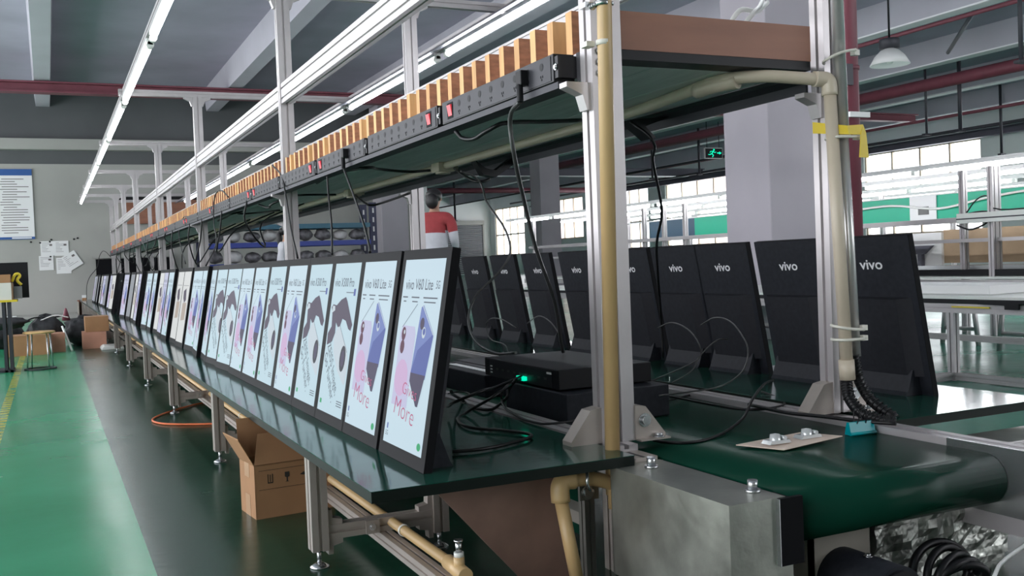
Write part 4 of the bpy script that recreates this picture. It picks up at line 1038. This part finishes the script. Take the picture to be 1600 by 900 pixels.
# ================================================================== UNDER AND LEFT OF THE TABLE
def carton(x0, x1, y0, y1, z0, z1, label, flaps=False, m='carton', rz=0.0, marks=False, name='cardboard_box', flapc=None):
    cx, cy = (x0 + x1) / 2, (y0 + y1) / 2
    t = thing(name, label, 'box', (cx, cy, z0))
    w, d, h = (x1 - x0) / 2, (y1 - y0) / 2, z1 - z0
    f = MB(); th = .004
    if flaps:
        f.box(-w, w, -d, -d + th, 0, h, m); f.box(-w, w, d - th, d, 0, h, m); f.box(-w, -w + th, -d, d, 0, h, m); f.box(w - th, w, -d, d, 0, h, m)
        f.box(-w + th, w - th, -d + th, d - th, 0, .01, 'carton_in')
    else: f.box(-w, w, -d, d, 0, h, m)
    f.build('body', t, rel=False)
    f = MB()
    f.box(-w - .0008, -w, -.025, .025, h * .72, h, 'tape'); f.build('tape', t, rel=False); f = MB(); f.box(-w - .0008, -w, -.025, .025, 0, h * .4, 'tape')
    if not flaps: f.box(-w, w, -.03, .03, h, h + .0008, 'tape'); f.box(-w, w, -.001, .001, h + .0008, h + .0012, 'ink')
    f.build('tape', t, rel=False)
    if marks:
        f = MB(); y = -d - .0008
        zc = h * .72
        for k in range(4):
            x = -w * .62 + k * w * .42
            if k == 0: f.box(x - .008, x + .008, y, y + .0008, zc - .014, zc - .011, 'ink'); f.box(x - .008, x - .006, y, y + .0008, zc - .014, zc + .014, 'ink'); f.box(x + .006, x + .008, y, y + .0008, zc - .014, zc + .014, 'ink'); f.box(x - .001, x + .001, y, y + .0008, zc - .01, zc + .012, 'ink')
            if k == 1: f.prism([(x - .007, zc), (x + .007, zc), (x + .002, zc - .003), (x + .002, zc - .014), (x + .006, zc - .016), (x - .006, zc - .016), (x - .002, zc - .014), (x - .002, zc - .003)], 'Y', y, y + .0008, 'ink'); f.box(x - .007, x + .007, y, y + .0008, zc, zc + .014, 'ink')
            if k == 2: f.prism([(x - .012, zc), (x, zc + .008), (x + .012, zc), (x, zc - .003)], 'Y', y, y + .0008, 'ink')
            if k == 3: f.prism([(x - .006, zc - .004), (x + .006, zc - .004), (x + .006, zc + .004), (x, zc + .012), (x - .006, zc + .004)], 'Y', y, y + .0008, 'ink')
        f.box(-w * .9, w * .98, y, y + .0008, zc - .032, zc - .031, 'ink'); f.box(-w * .9, w * .98, y, y + .0008, zc + .026, zc + .027, 'ink')
        f.build('handling_marks', t, rel=False)
    if flaps:
        for (pts) in (
            [(-w, -d, h), (-w, d, h), (-w - .045, d + .01, h + .085), (-w - .045, -d - .0, h + .085)],
            [(w, -d, h), (w, d, h), (w + .05, d, h + .045), (w + .05, -d, h + .045)],
            [(-w, d, h), (w, d, h), (w, d + .02, h + .12), (-w, d + .02, h + .12)],
            [(-w, -d, h), (w, -d, h), (w - .01, -d + .055, h + .085), (-w + .03, -d + .055, h + .085)]):
            f = MB(); v2 = [(a, b, c - .004) for a, b, c in pts]
            f.add(pts + v2, [(0, 1, 2, 3), (7, 6, 5, 4), (0, 4, 5, 1), (1, 5, 6, 2), (2, 6, 7, 3), (3, 7, 4, 0)], 'carton'); f.build('flap', t, rel=False)
    t.rotation_euler = (0, 0, rz)
    return t
carton(.525, .775, 3.02, 3.18, 0, .165, 'open brown cardboard box with raised flaps under the left workbench', True, marks=True, rz=.10)
carton(.30, .53, 11.25, 11.6, 0, .175, 'salmon brown cardboard box on the floor, lower of two stacked', m='carton_pink')
carton(.33, .56, 11.27, 11.6, .1765, .335, 'brown cardboard box stacked on the salmon one under the workbench')
carton(-.40, -.02, 10.85, 11.2, 0, .20, 'brown cardboard box on the floor behind the stool')
carton(.0, .13, 11.1, 11.4, 0, .19, 'narrow brown cardboard box partly behind the stool', m='carton_pink')
f = MB(); f.prism([(.46, 0), (.68, 0), (.67, .035), (.49, .04), (.465, .02)], 'Y', 10.9, 11.3, 'white_plastic'); solo(f, 'foam_slab', 'white foam slab on the floor beside the stacked boxes', 'slab', bevel=.006)
# low stool
t = thing('round_stool', 'small round wooden stool on thin steel legs in the aisle', 'stool', (-.09, 9.12, 0))
f = MB(); f.lathe([(0, .300), (.115, .300), (.125, .305), (.125, .313), (.118, .318), (0, .318)], (-.09, 9.12, 0), 'wood_pale', 28); f.build('seat', t)
for a in (.6, 2.17, 3.74, 5.31):
    x, y = -.09 + .10 * math.cos(a), 9.12 + .10 * math.sin(a)
    f = MB(); f.tube([(x, y, .300), (-.09 + .118 * math.cos(a), 9.12 + .118 * math.sin(a), .0)], .006, 'steel', 8, 0); f.build('leg', t)
f = MB(); f.tube([(-.09 + .119 * math.cos(w), 9.12 + .119 * math.sin(w), .007) for w in [2 * PI * i / 24 for i in range(25)]], .006, 'dark_steel', 8, 0); f.build('foot_ring', t)
# heap of dark cloth and bags by the far wall
rnd = random.Random(4)
for k, (x, y, z, r) in enumerate(((-.42, 11.62, .30, (.22, .17, .06)), (-.04, 11.72, .20, (.17, .20, .16)), (.30, 11.98, .14, (.15, .20, .14)), (.36, 12.55, .15, (.22, .22, .15)), (-.50, 12.25, .15, (.24, .22, .15)), (-.08, 12.45, .14, (.17, .22, .15)))):
    f = MB(); f.blob((x, y, max(z, r[2] * .98)), r, 'dark_cloth', 16, 9, .16, rnd)
    solo(f, 'dark_bag', 'crumpled dark bag in the heap at the aisle end, ' + ['on the brown box', 'topmost in the middle', 'right of the stool', 'beside the stacked boxes', 'at the far left', 'at the back of the heap'][k], 'bag', 'heap of dark bags at the aisle end')
f = MB(); f.box(-.44, -.32, 11.6, 11.75, .362, .37, 'white_plastic'); solo(f, 'white_packet', 'white packet lying on the dark heap left of the stool', 'packet')
f = MB(); f.tube([(-.26, 11.6, .30), (-.15, 11.6, .345), (.0, 11.7, .33), (.12, 11.7, .35)], .008, 'rubber', 6, 4); f.tube([(-.1, 11.6, .31), (.05, 11.6, .36), (.18, 11.6, .33)], .006, 'white_wire', 6, 4)
solo(f, 'tangled_rope', 'tangled black and white cords on top of the dark heap', 'cord')
f = MB(); f.lathe([(0, .0), (.045, .0), (.012, .13), (0, .14)], (.16, 11.95, .285), 'red_steel', 10); solo(f, 'red_cone', 'small pointed red cone sticking up from the heap', 'cone')
f = MB(); f.tube([(.19, 11.05, .005), (.11, 11.3, .25)], .011, 'white_plastic', 8, 0); solo(f, 'white_pole', 'short white pole leaning on the heap', 'pole')
f = MB(); f.box(-1.5, .50, 20.3, 22.45, 0, .03, 'wall_paint'); solo(f, 'wall_kerb', 'low pale plinth at the foot of the far wall behind the heap', 'kerb')
# left edge rack with boxes
t = thing('steel_rack', 'dark steel rack with yellow shelf at the left edge of the photo', 'rack', (-.5, 9.1, 0))
f = MB(); f.box(-.95, -.235, 9.0, 9.3, .575, .592, 'yellow_plastic'); f.build('shelf', t)
for x in (-.30, -.34):
    f = MB(); f.box(x - .012, x + .012, 9.02, 9.28, 0, .575, 'dark_steel'); f.build('upright', t)
f = MB(); f.box(-.95, -.15, 9.31, 9.33, .60, .90, 'black_plastic'); f.build('back_panel', t)
f = MB(); f.box(-.9, -.28, 9.02, 9.28, .0, .02, 'dark_steel'); f.build('foot', t)
f = MB(); f.box(-.60, -.275, 9.01, 9.2, .5925, .732, 'paper_warm'); f.box(-.275, -.262, 9.01, 9.2, .592, .732, 'carton_in'); solo(f, 'white_carton', 'white carton on the yellow shelf at the left edge', 'box')
f = MB(); f.box(-.258, -.20, 9.05, 9.2, .60, .70, 'grime'); solo(f, 'grey_bin', 'small grey bin beside the white carton at the left edge', 'bin')
f = MB(); f.box(-.55, -.28, 9.02, 9.2, .733, .80, 'carton'); solo(f, 'tool_tray', 'brown tray on top of the white carton at the left edge', 'tray')
f = MB(); f.tube([(-.27, 9.1, .74), (-.24, 9.1, .80), (-.21, 9.12, .79), (-.23, 9.1, .75), (-.20, 9.1, .71)], .012, 'yellow_plastic', 8, 4); solo(f, 'yellow_tool', 'yellow handled tool hanging beside the brown tray', 'tool')
# notices on the far wall
t = thing('rules_board', 'large printed notice board with blue edges on the far wall', 'notice board', (-.85, 22.47, 1.58))
f = MB(); f.box(-1.45, -.20, 22.46, 22.49, 1.58, 3.01, 'paper'); f.build('sheet', t)
f = MB(); f.box(-1.45, -.20, 22.452, 22.46, 2.88, 3.01, 'sign_blue'); f.build('blue_header', t)
f = MB(); f.box(-1.45, -.20, 22.452, 22.46, 1.58, 1.63, 'sign_blue'); f.box(-.62, -.26, 22.45, 22.452, 1.595, 1.62, 'paper'); f.build('blue_footer', t)
f = MB()
rnd = random.Random(9)
for k in range(22):
    z = 2.80 - k * .052; a = -.80 + rnd.choice([0, 0, .02, .04, .06]); b = a + rnd.uniform(.22, .52)
    f.box(max(a, -1.4), min(b, -.26), 22.455, 22.46, z, z + .014, 'print_grey')
    f.box(-1.38, -.92, 22.455, 22.46, z, z + .014, 'print_grey')
f.build('print', t)
PAP = [(-.11, .15, 1.23, 1.53, 0, 'upper left'), (.15, .42, 1.22, 1.53, 0, 'upper right'), (-.15, .12, .93, 1.23, 0, 'lower left'), (.17, .45, .85, 1.18, 0, 'lower middle'), (.33, .62, .95, 1.28, .55, 'tilted lower right')]
for k, (a, b, z0, z1, r, wh) in enumerate(PAP):
    t = thing('notice_sheet', 'white printed sheet pinned on the far wall, %s of the group' % wh, 'paper', ((a + b) / 2, 22.49, (z0 + z1) / 2), 'sheets pinned on the far wall')
    w, h = (b - a) / 2, (z1 - z0) / 2
    f = MB(); f.box(-w, w, -.006, -.003, -h, h, 'paper')
    rnd = random.Random(k)
    f.build('sheet', t, rel=False)
    f = MB()
    for q in range(7): f.box(-w * .8, -w * .8 + rnd.uniform(.3, 1.5) * w, -.008, -.006, h * (.75 - q * .2), h * (.75 - q * .2) + .006, 'print_grey')
    f.box(w * .3, w * .7, -.008, -.006, h * .35, h * .6, 'print_grey')
    f.build('print', t, rel=False)
    t.rotation_euler = (0, -r, 0); t.location.y -= (.012 if r else 0)
for k, (x, z) in enumerate(((-.28, 1.52), (-.11, 1.50), (.07, 1.52), (.10, 1.56), (.07, 1.21), (.30, 1.17), (.53, 1.56), (.60, 1.58))):
    f = MB(); f.blob((x, 22.487, z), (.022, .012, .018), 'black_plastic', 8, 6)
    solo(f, 'wall_magnet', 'small black magnet on the far wall, %s counting from the left' % nth(k + 1), 'magnet', 'magnets on the far wall')
f = MB(); f.box(.515, .62, 21.80, 21.82, .0, .30, 'wood_board'); f.box(.515, .53, 21.2, 21.8, .0, .275, 'panel_grey'); solo(f, 'bench_end_panel', 'brown grey panel closing the far end of the left workbench', 'panel')
f = MB(); f.box(.60, .68, 21.45, 21.6, .3055, .345, 'carton'); f.box(.60, .68, 21.45, 21.6, .346, .40, 'paper'); solo(f, 'small_carton', 'little white and brown box at the far end of the left workbench', 'box')
# dark screens on the far wall behind the line end
t = thing('wall_monitor', 'black monitor against the far wall behind the line end', 'monitor', (1.3, 22.3, .8))
f = MB(); f.box(.92, 2.4, 22.32, 22.40, .78, 1.12, 'black_gloss'); f.build('panel', t)
f = MB(); f.box(.86, 2.46, 22.36, 22.44, 1.14, 1.2, 'wall_paint'); f.build('top_ledge', t)
f = MB(); f.box(1.5, 3.0, 22.38, 22.48, 1.85, 2.35, 'wood_board'); f.box(1.4, 3.3, 22.40, 22.49, 2.35, 2.43, 'black_plastic'); solo(f, 'wall_cabinet', 'brown and black cabinet high on the far wall behind the posts', 'cabinet')

# ================================================================== STORAGE RACKS BEHIND
def rack(x0, x1, y, label, m1='blue_rack'):
    t = thing('storage_rack', label, 'rack', ((x0 + x1) / 2, y, 0))
    for x in (x0, x1):
        for dy in (0, .6):
            f = MB(); f.box(x - .06, x + .06, y + dy - .04, y + dy + .04, 0, 1.92, 'navy_rack')
            for k in range(10): f.box(x - .015, x + .015, y + dy - .042, y + dy - .04, .2 + k * .17, .29 + k * .17, 'bag_white')
            f.build('upright', t)
    for z, m in ((.80, m1), (1.16, m1), (1.47, 'teal_rack')):
        f = MB(); f.box(x0, x1, y - .03, y + .03, z, z + .085, m); f.box(x0, x1, y + .57, y + .63, z, z + .085, m); f.build('beam', t)
        f = MB(); f.box(x0, x1, y + .03, y + .57, z + .06, z + .08, 'grime'); f.build('shelf_deck', t)
    return t
rack(2.45, 5.45, 17.5, 'blue steel storage rack full of wrapped bags, behind the lit displays')
rnd = random.Random(8)
kk = 0
for zi, z in enumerate((.882, 1.245)):
    for i in range(9):
        x = 2.65 + i * .32
        r = (.13 + rnd.uniform(0, .03), .17, .085 + rnd.uniform(0, .025))
        f = MB(); f.blob((x, 17.75, z + r[2] * 1.16), r, rnd.choice(['bag_grey', 'bag_grey', 'bag_white']), 12, 8, .12, rnd)
        kk += 1
        solo(f, 'wrapped_bag', 'wrapped bag on the %s shelf of the blue rack, %s from the left' % (('middle lower', 'upper')[zi], nth(i + 1)), 'bag', 'wrapped bags on the blue rack')

# ================================================================== PEOPLE
def skin_mesh(name, verts, edges, parent, m, root=0, sub=2):
    me = bpy.data.meshes.new(name)
    me.from_pydata([v[:3] for v in verts], edges, [])
    o = bpy.data.objects.new(name, me); COL.objects.link(o)
    md = o.modifiers.new('skin', 'SKIN'); md.use_smooth_shade = True
    lay = me.skin_vertices[0] if me.skin_vertices else None
    for i, v in enumerate(verts):
        r = v[3]; lay.data[i].radius = (r, r) if not isinstance(r, tuple) else r
        lay.data[i].use_root = (i == root)
    s = o.modifiers.new('sub', 'SUBSURF'); s.levels = sub; s.render_levels = sub
    dg = bpy.context.evaluated_depsgraph_get(); dg.update()
    me2 = bpy.data.meshes.new_from_object(o.evaluated_get(dg))
    bpy.data.objects.remove(o)
    me2.name = name
    me2.materials.clear(); me2.materials.append(MATS[m])
    for p in me2.polygons: p.use_smooth = True; p.material_index = 0
    o = bpy.data.objects.new(name, me2); COL.objects.link(o)
    if parent: o.parent = parent
    return o
def person(x, y, rz, label, S, shirt, yoke, ponytail, lean=.0):
    t = thing('person', label, 'person', (0, 0, 0))
    # local frame: faces -y, z up, height about 1.6 before scaling
    V, E = [], []
    def v(p, r): V.append((p[0] * S, p[1] * S, p[2] * S, (r[0] * S, r[1] * S) if isinstance(r, tuple) else r * S)); return len(V) - 1
    def chain(i, pts):
        for p, r in pts:
            j = v(p, r); E.append((i, j)); i = j
        return i
    pel = v((0, 0, .90), (.15, .105))
    ch = chain(pel, [((0, -.02, 1.05), (.11, .085)), ((0, -.04, 1.20), (.12, .09)), ((0, -.05, 1.32), (.11, .08))])
    nk = chain(ch, [((0, -.06, 1.40), .052), ((0, -.075, 1.455), .05)])
    chain(nk, [((0, -.085, 1.52), (.072, .082)), ((0, -.085, 1.58), (.074, .088)), ((0, -.08, 1.625), (.05, .06))])
    for s in (-1, 1):
        chain(pel, [((s * .085, 0, .80), .085), ((s * .10, -.01, .47), .056), ((s * .10, .01, .28), .052), ((s * .10, .03, .09), .035), ((s * .11, -.02, .035), .036), ((s * .115, -.13, .025), .028)])
        sh = chain(ch, [((s * .15, -.04, 1.335), .055), ((s * .19, -.04, 1.29), .05)])
        wr = chain(sh, [((s * .22, -.03, 1.07), .038), ((s * .20, -.20, .97), .030), ((s * .17, -.29, .97), .022)])
        pm = chain(wr, [((s * .165, -.33, .965), (.030, .016))])
        for q in range(4):
            dx = (q - 1.5) * .017
            chain(pm, [((s * .165 + dx, -.375, .962), .0085), ((s * .165 + dx * 1.15, -.375 - (.030, .036, .034, .024)[q], .952), .0078), ((s * .165 + dx * 1.2, -.375 - (.045, .055, .051, .036)[q], .935), .0068)])
        chain(pm, [((s * .165 - s * .032, -.335, .955), .010), ((s * .165 - s * .045, -.365, .945), .008)])
    body = skin_mesh('body', V, E, t, 'skin')
    # face and ears shaped into the same figure as small features
    f = MB()
    f.blob((0, -.170 * S, 1.545 * S), (.012 * S, .022 * S, .020 * S), 'skin', 10, 8)
    for s in (-1, 1):
        f.blob((s * .030 * S, -.158 * S, 1.565 * S), (.012 * S, .008 * S, .007 * S), 'white_paint', 10, 6); f.blob((s * .030 * S, -.165 * S, 1.565 * S), (.005 * S, .004 * S, .005 * S), 'hair', 8, 6)
        f.blob((s * .076 * S, -.075 * S, 1.55 * S), (.010 * S, .018 * S, .028 * S), 'skin', 10, 8)
    f.blob((0, -.158 * S, 1.507 * S), (.022 * S, .008 * S, .006 * S), 'cloth_red', 10, 6)
    f.build('face', t, rel=False)
    f = MB(); f.blob((0, -.055 * S, 1.585 * S), (.093 * S, .105 * S, .085 * S), 'hair', 18, 12)
    if ponytail: f.blob((0, .045 * S, 1.44 * S), (.055 * S, .045 * S, .15 * S), 'hair', 12, 8)
    else: f.blob((0, .03 * S, 1.52 * S), (.075 * S, .06 * S, .09 * S), 'hair', 14, 10)
    f.build('hair', t, rel=False)
    V, E = [], []
    a = v((0, 0, .80), (.185, .15))
    b = chain(a, [((0, -.01, .95), (.165, .125)), ((0, -.03, 1.12), (.17, .145)), ((0, -.045, 1.25), (.175, .145)), ((0, -.055, 1.34), (.135, .12)), ((0, -.06, 1.395), (.065, .065))])
    for s in (-1, 1):
        chain(b - 1, [((s * .155, -.04, 1.32), .085), ((s * .20, -.04, 1.26), .068), ((s * .225, -.03, 1.08), .055), ((s * .205, -.19, .975), .042)])
    top = skin_mesh('jacket', V, E, t, shirt)
    if yoke:
        top.data.materials.append(MATS[yoke])
        for p in top.data.polygons:
            c = p.center
            if c.z > 1.17 * S + max(0, -c.y) * .2: p.material_index = 1
    V, E = [], []
    a = v((0, 0, .88), (.165, .12))
    for s in (-1, 1):
        chain(a, [((s * .09, 0, .78), .098), ((s * .10, -.01, .47), .072), ((s * .10, .01, .28), .066), ((s * .10, .025, .11), .058)])
    skin_mesh('trousers', V, E, t, 'cloth_navy')
    f = MB()
    for s in (-1, 1): f.blob((s * .11 * S, -.06 * S, .035 * S), (.048 * S, .125 * S, .035 * S), 'black_plastic', 14, 8)
    f.build('shoes', t, rel=False)
    t.location = (x, y, 0); t.rotation_euler = (0, 0, rz)
    return t
person(3.68, 9.70, PI * .80, 'dark haired person in white jacket with red yoke behind the right bench', .925, 'cloth_white', 'cloth_red', False)
person(3.02, 14.0, PI * .35, 'person with long dark hair and white top, standing before the blue rack', .82, 'cloth_white', None, True)

# ================================================================== LINES ON THE RIGHT SIDE OF THE HALL
BX = 7.0
f = MB(); f.box(8.0, 8.03, 4.0, 11.1, 1.0, 1.235, 'green_board')
t = thing('green_partition', 'long bright green board above the workbenches on the right', 'partition', (8.0, 7.5, 1.0))
f.build('board', t)
f = MB(); f.box(7.98, 8.05, 4.0, 13.0, 1.235, 1.25, 'white_paint'); f.box(7.98, 8.05, 4.0, 13.0, .985, 1.0, 'white_paint'); f.build('edge_trim', t)
f = MB(); f.box(8.0, 8.03, 11.1, 12.2, 1.0, 1.235, 'blue_board'); f.build('blue_end_board', t)
f = MB(); f.box(7.985, 7.995, 7.05, 7.38, .99, 1.24, 'paper'); f.box(7.98, 7.985, 7.14, 7.27, 1.05, 1.13, 'grime'); f.build('notice', t)
f = MB(); f.tube([(7.97, 8.2, 1.15), (7.97, 7.6, 1.165), (7.97, 7.0, 1.10), (7.97, 6.5, 1.16), (7.97, 6.0, 1.20), (7.97, 5.4, 1.18), (7.97, 4.4, 1.17)], .012, 'white_wire', 8, 5); solo(f, 'white_cable', 'white cable sagging along the green board', 'cable')
def far_frame(x, y, w, zb, zt, label):
    f = MB(); profile(f, 'Z', x, y, w, .05, 0, zt); return solo(f, 'workbench_post', label, 'post', 'posts of the right hand workbenches')
for k, (x, y, w) in enumerate(((7.0, 5.90, .05), (6.9, 5.52, .10), (7.0, 5.28, .05), (7.0, 9.9, .05), (7.0, 10.35, .05), (7.0, 10.8, .05), (7.0, 11.5, .05), (7.0, 14.0, .05))):
    far_frame(x, y, w, .45, 1.36, 'aluminium post of the workbench by the green board, %s from the right edge' % nth({5.28: 1, 5.52: 2, 5.9: 3, 9.9: 4, 10.35: 5, 10.8: 6, 11.5: 7, 14.0: 8}[y]))
f = MB(); f.box(6.9, 7.1, 4.0, 14, .925, .965, 'alu'); solo(f, 'bench_shelf', 'long grey shelf rail below the green board', 'shelf')
f = MB(); f.box(6.9, 7.5, 4.0, 14, .755, .785, 'alu'); solo(f, 'bench_shelf', 'long lower grey shelf rail below the green board', 'shelf')
f = MB(); f.box(6.74, 6.845, 4.6, 5.75, .91, .99, 'white_plastic'); f.box(6.735, 6.74, 4.6, 5.75, .94, .95, 'dark_steel'); solo(f, 'shelf_channel', 'pale boxy channel on the shelf at the right edge', 'channel')
f = MB(); f.tube([(6.86, 5.85, .97), (6.86, 5.6, 1.0), (6.86, 5.5, .96), (6.86, 5.7, .86), (6.86, 5.85, .90)], .008, 'rubber', 6, 4); f.tube([(6.86, 5.75, 1.0), (6.86, 5.65, 1.10), (6.86, 5.55, 1.12), (6.86, 5.5, 1.02), (6.86, 5.2, 1.0)], .006, 'rubber', 6, 4)
solo(f, 'tangled_leads', 'tangle of black leads on the shelf beside the double post', 'cable')
f = MB(); f.box(7.62, 7.65, 4.0, 6.65, .57, .88, 'tan_board'); solo(f, 'tan_panel', 'light brown fibre board panel behind the workbench at the right edge', 'panel')
f = MB(); f.box(7.6, 7.63, 6.66, 7.4, .50, .86, 'white_paint'); f.box(7.56, 7.6, 6.86, 6.91, .50, .66, 'grey_steel'); f.prism([(6.74, .74), (7.03, .74), (6.93, .66), (6.84, .66)], 'X', 7.56, 7.6, 'grey_steel'); solo(f, 'bench_machine', 'white machine with dark bracket behind the nearest display back', 'machine')
t = thing('far_workbench', 'grey topped workbench beyond the white one on the right', 'workbench', (7.0, 8, 0))
f = MB(); f.box(6.8, 7.9, 4.0, 14.0, .455, .475, 'white_plastic'); f.build('bench_top', t)
f = MB(); f.box(6.8, 6.84, 4.0, 14.0, .395, .45, 'alu'); f.build('apron', t)
for y in (4.6, 6.3, 8.1, 9.9, 11.7):
    f = MB(); profile(f, 'Z', 6.85, y, .05, .05, 0, .45); f.build('leg', t)
f = MB(); f.box(6.86, 6.95, 4.9, 6.4, .48, .53, 'black_plastic'); solo(f, 'black_tray', 'long black tray lying on the far workbench', 'tray')
f = MB(); f.box(7.1, 7.25, 4.4, 7.2, .48, .56, 'clear'); solo(f, 'tube_reflection', 'long shiny strip standing for tube reflections behind the black tray on the far workbench', 'tray')  # added strip imitating bright tube reflections
for r_, x in enumerate((7.0, 8.05, 9.2, 10.4)):
    f = MB(); profile(f, 'Y', x, 1.425, .05, .04, 3.5, 15, 'white_paint'); solo(f, 'light_rail', 'white rail carrying tube lights over the right workbenches, %s row back' % nth(r_ + 1), 'rail')
    for k in range(8):
        y0 = 3.6 + k * 1.4 + r_ * .35
        t = thing('tube_light', 'glowing fluorescent tube over the right workbenches, row %s, %s from the right edge' % (ONES[r_ + 1], nth(k + 1)), 'tube light', (x, y0, 1.38), 'tube lights over the right workbenches')
        f = MB(); f.tube([(x, y0 + .03, 1.385), (x, y0 + 1.27, 1.385)], .018, 'tube_glass', 8, 0); f.build('tube', t)
        f = MB(); f.box(x - .02, x + .02, y0 - .01, y0 + .03, 1.365, 1.404, 'white_plastic'); f.build('end_cap', t)
    if r_ > 0:
        for y in (5.0, 9.0, 13.0):
            far_frame(x + .08, y, .05, .4, 1.40, 'aluminium post in the %s light row, %s from the right edge' % (nth(r_ + 1), nth(int(y // 4))))
# nearest white bench
t = thing('white_workbench', 'white topped aluminium workbench right of the display backs', 'workbench', (5.0, 3.8, 0))
f = MB(); f.box(4.45, 5.65, 2.2, 9.5, .448, .462, 'white_plastic'); f.build('bench_top', t)
f = MB(); f.box(4.45, 4.47, 2.2, 9.5, .425, .448, 'black_plastic'); f.build('dark_channel', t)
f = MB(); profile(f, 'Y', 4.475, .397, .045, .05, 2.2, 9.5); f.build('rail', t)
for y in (3.86, 6.4, 8.9):
    f = MB(); profile(f, 'Z', 4.475, y, .045, .045, .0, .372); f.build('leg', t)
    f = MB(); profile(f, 'Z', 5.5, y, .045, .045, .0, .372); f.build('leg', t)
f = MB(); profile(f, 'Y', 4.475, .025, .04, .04, 1.8, 3.838); f.build('base_rail', t)
f = MB(); profile(f, 'X', 3.86, .025, .04, .04, 3.6, 4.452); f.build('base_rail', t)
f = MB(); profile(f, 'Y', 5.5, .12, .04, .04, 2.2, 9.5); f.build('base_rail', t)
f = MB(); f.box(4.444, 4.449, 3.60, 3.84, .402, .410, 'yellow_plastic'); f.build('yellow_label', t)
f = MB(); f.box(4.62, 5.0, 3.74, 5.2, .463, .515, 'white_paint'); solo(f, 'white_tray', 'long white box lying on the white workbench', 'box', bevel=.004)
f = MB(); f.prism([(3.42, .40), (3.50, .40), (3.50, .42), (3.66, .425), (3.66, .445), (3.35, .45), (3.35, .43), (3.42, .43)], 'X', 4.43, 4.443, 'black_plastic'); solo(f, 'bench_clamp', 'black clamp hooked on the edge of the white workbench', 'clamp')
for k, (x, y) in enumerate(((5.9, 4.55), (6.1, 5.2))):
    t = thing('bench_stool_frame', 'grey tubular trestle under the benches on the right, ' + ('nearer one' if k == 0 else 'farther one'), 'trestle', (x, y, 0))
    for dy in (-.16, .16):
        f = MB(); f.tube([(x, y + dy * .7, .40), (x, y + dy, .0)], .018, 'alu', 8, 0); f.build('leg', t)
    f = MB(); f.tube([(x, y - .14, .12), (x, y + .14, .12)], .014, 'alu', 8, 0); f.build('stretcher', t)
    f = MB(); f.box(x - .05, x + .05, y - .15, y + .15, .395, .42, 'alu'); f.build('top_bar', t)
f = MB(); f.blob((3.45, 3.95, .075), (.075, .10, .075), 'bag_white', 14, 10, .05); f.add([(3.50, 3.86, .02), (3.53, 3.92, .06), (3.53, 3.92, .12), (3.49, 3.86, .10)], [(0, 1, 2, 3)], 'cloth_red')
solo(f, 'cloth_bundle', 'white and red cloth bundle on the floor beyond the nearest display back', 'cloth')
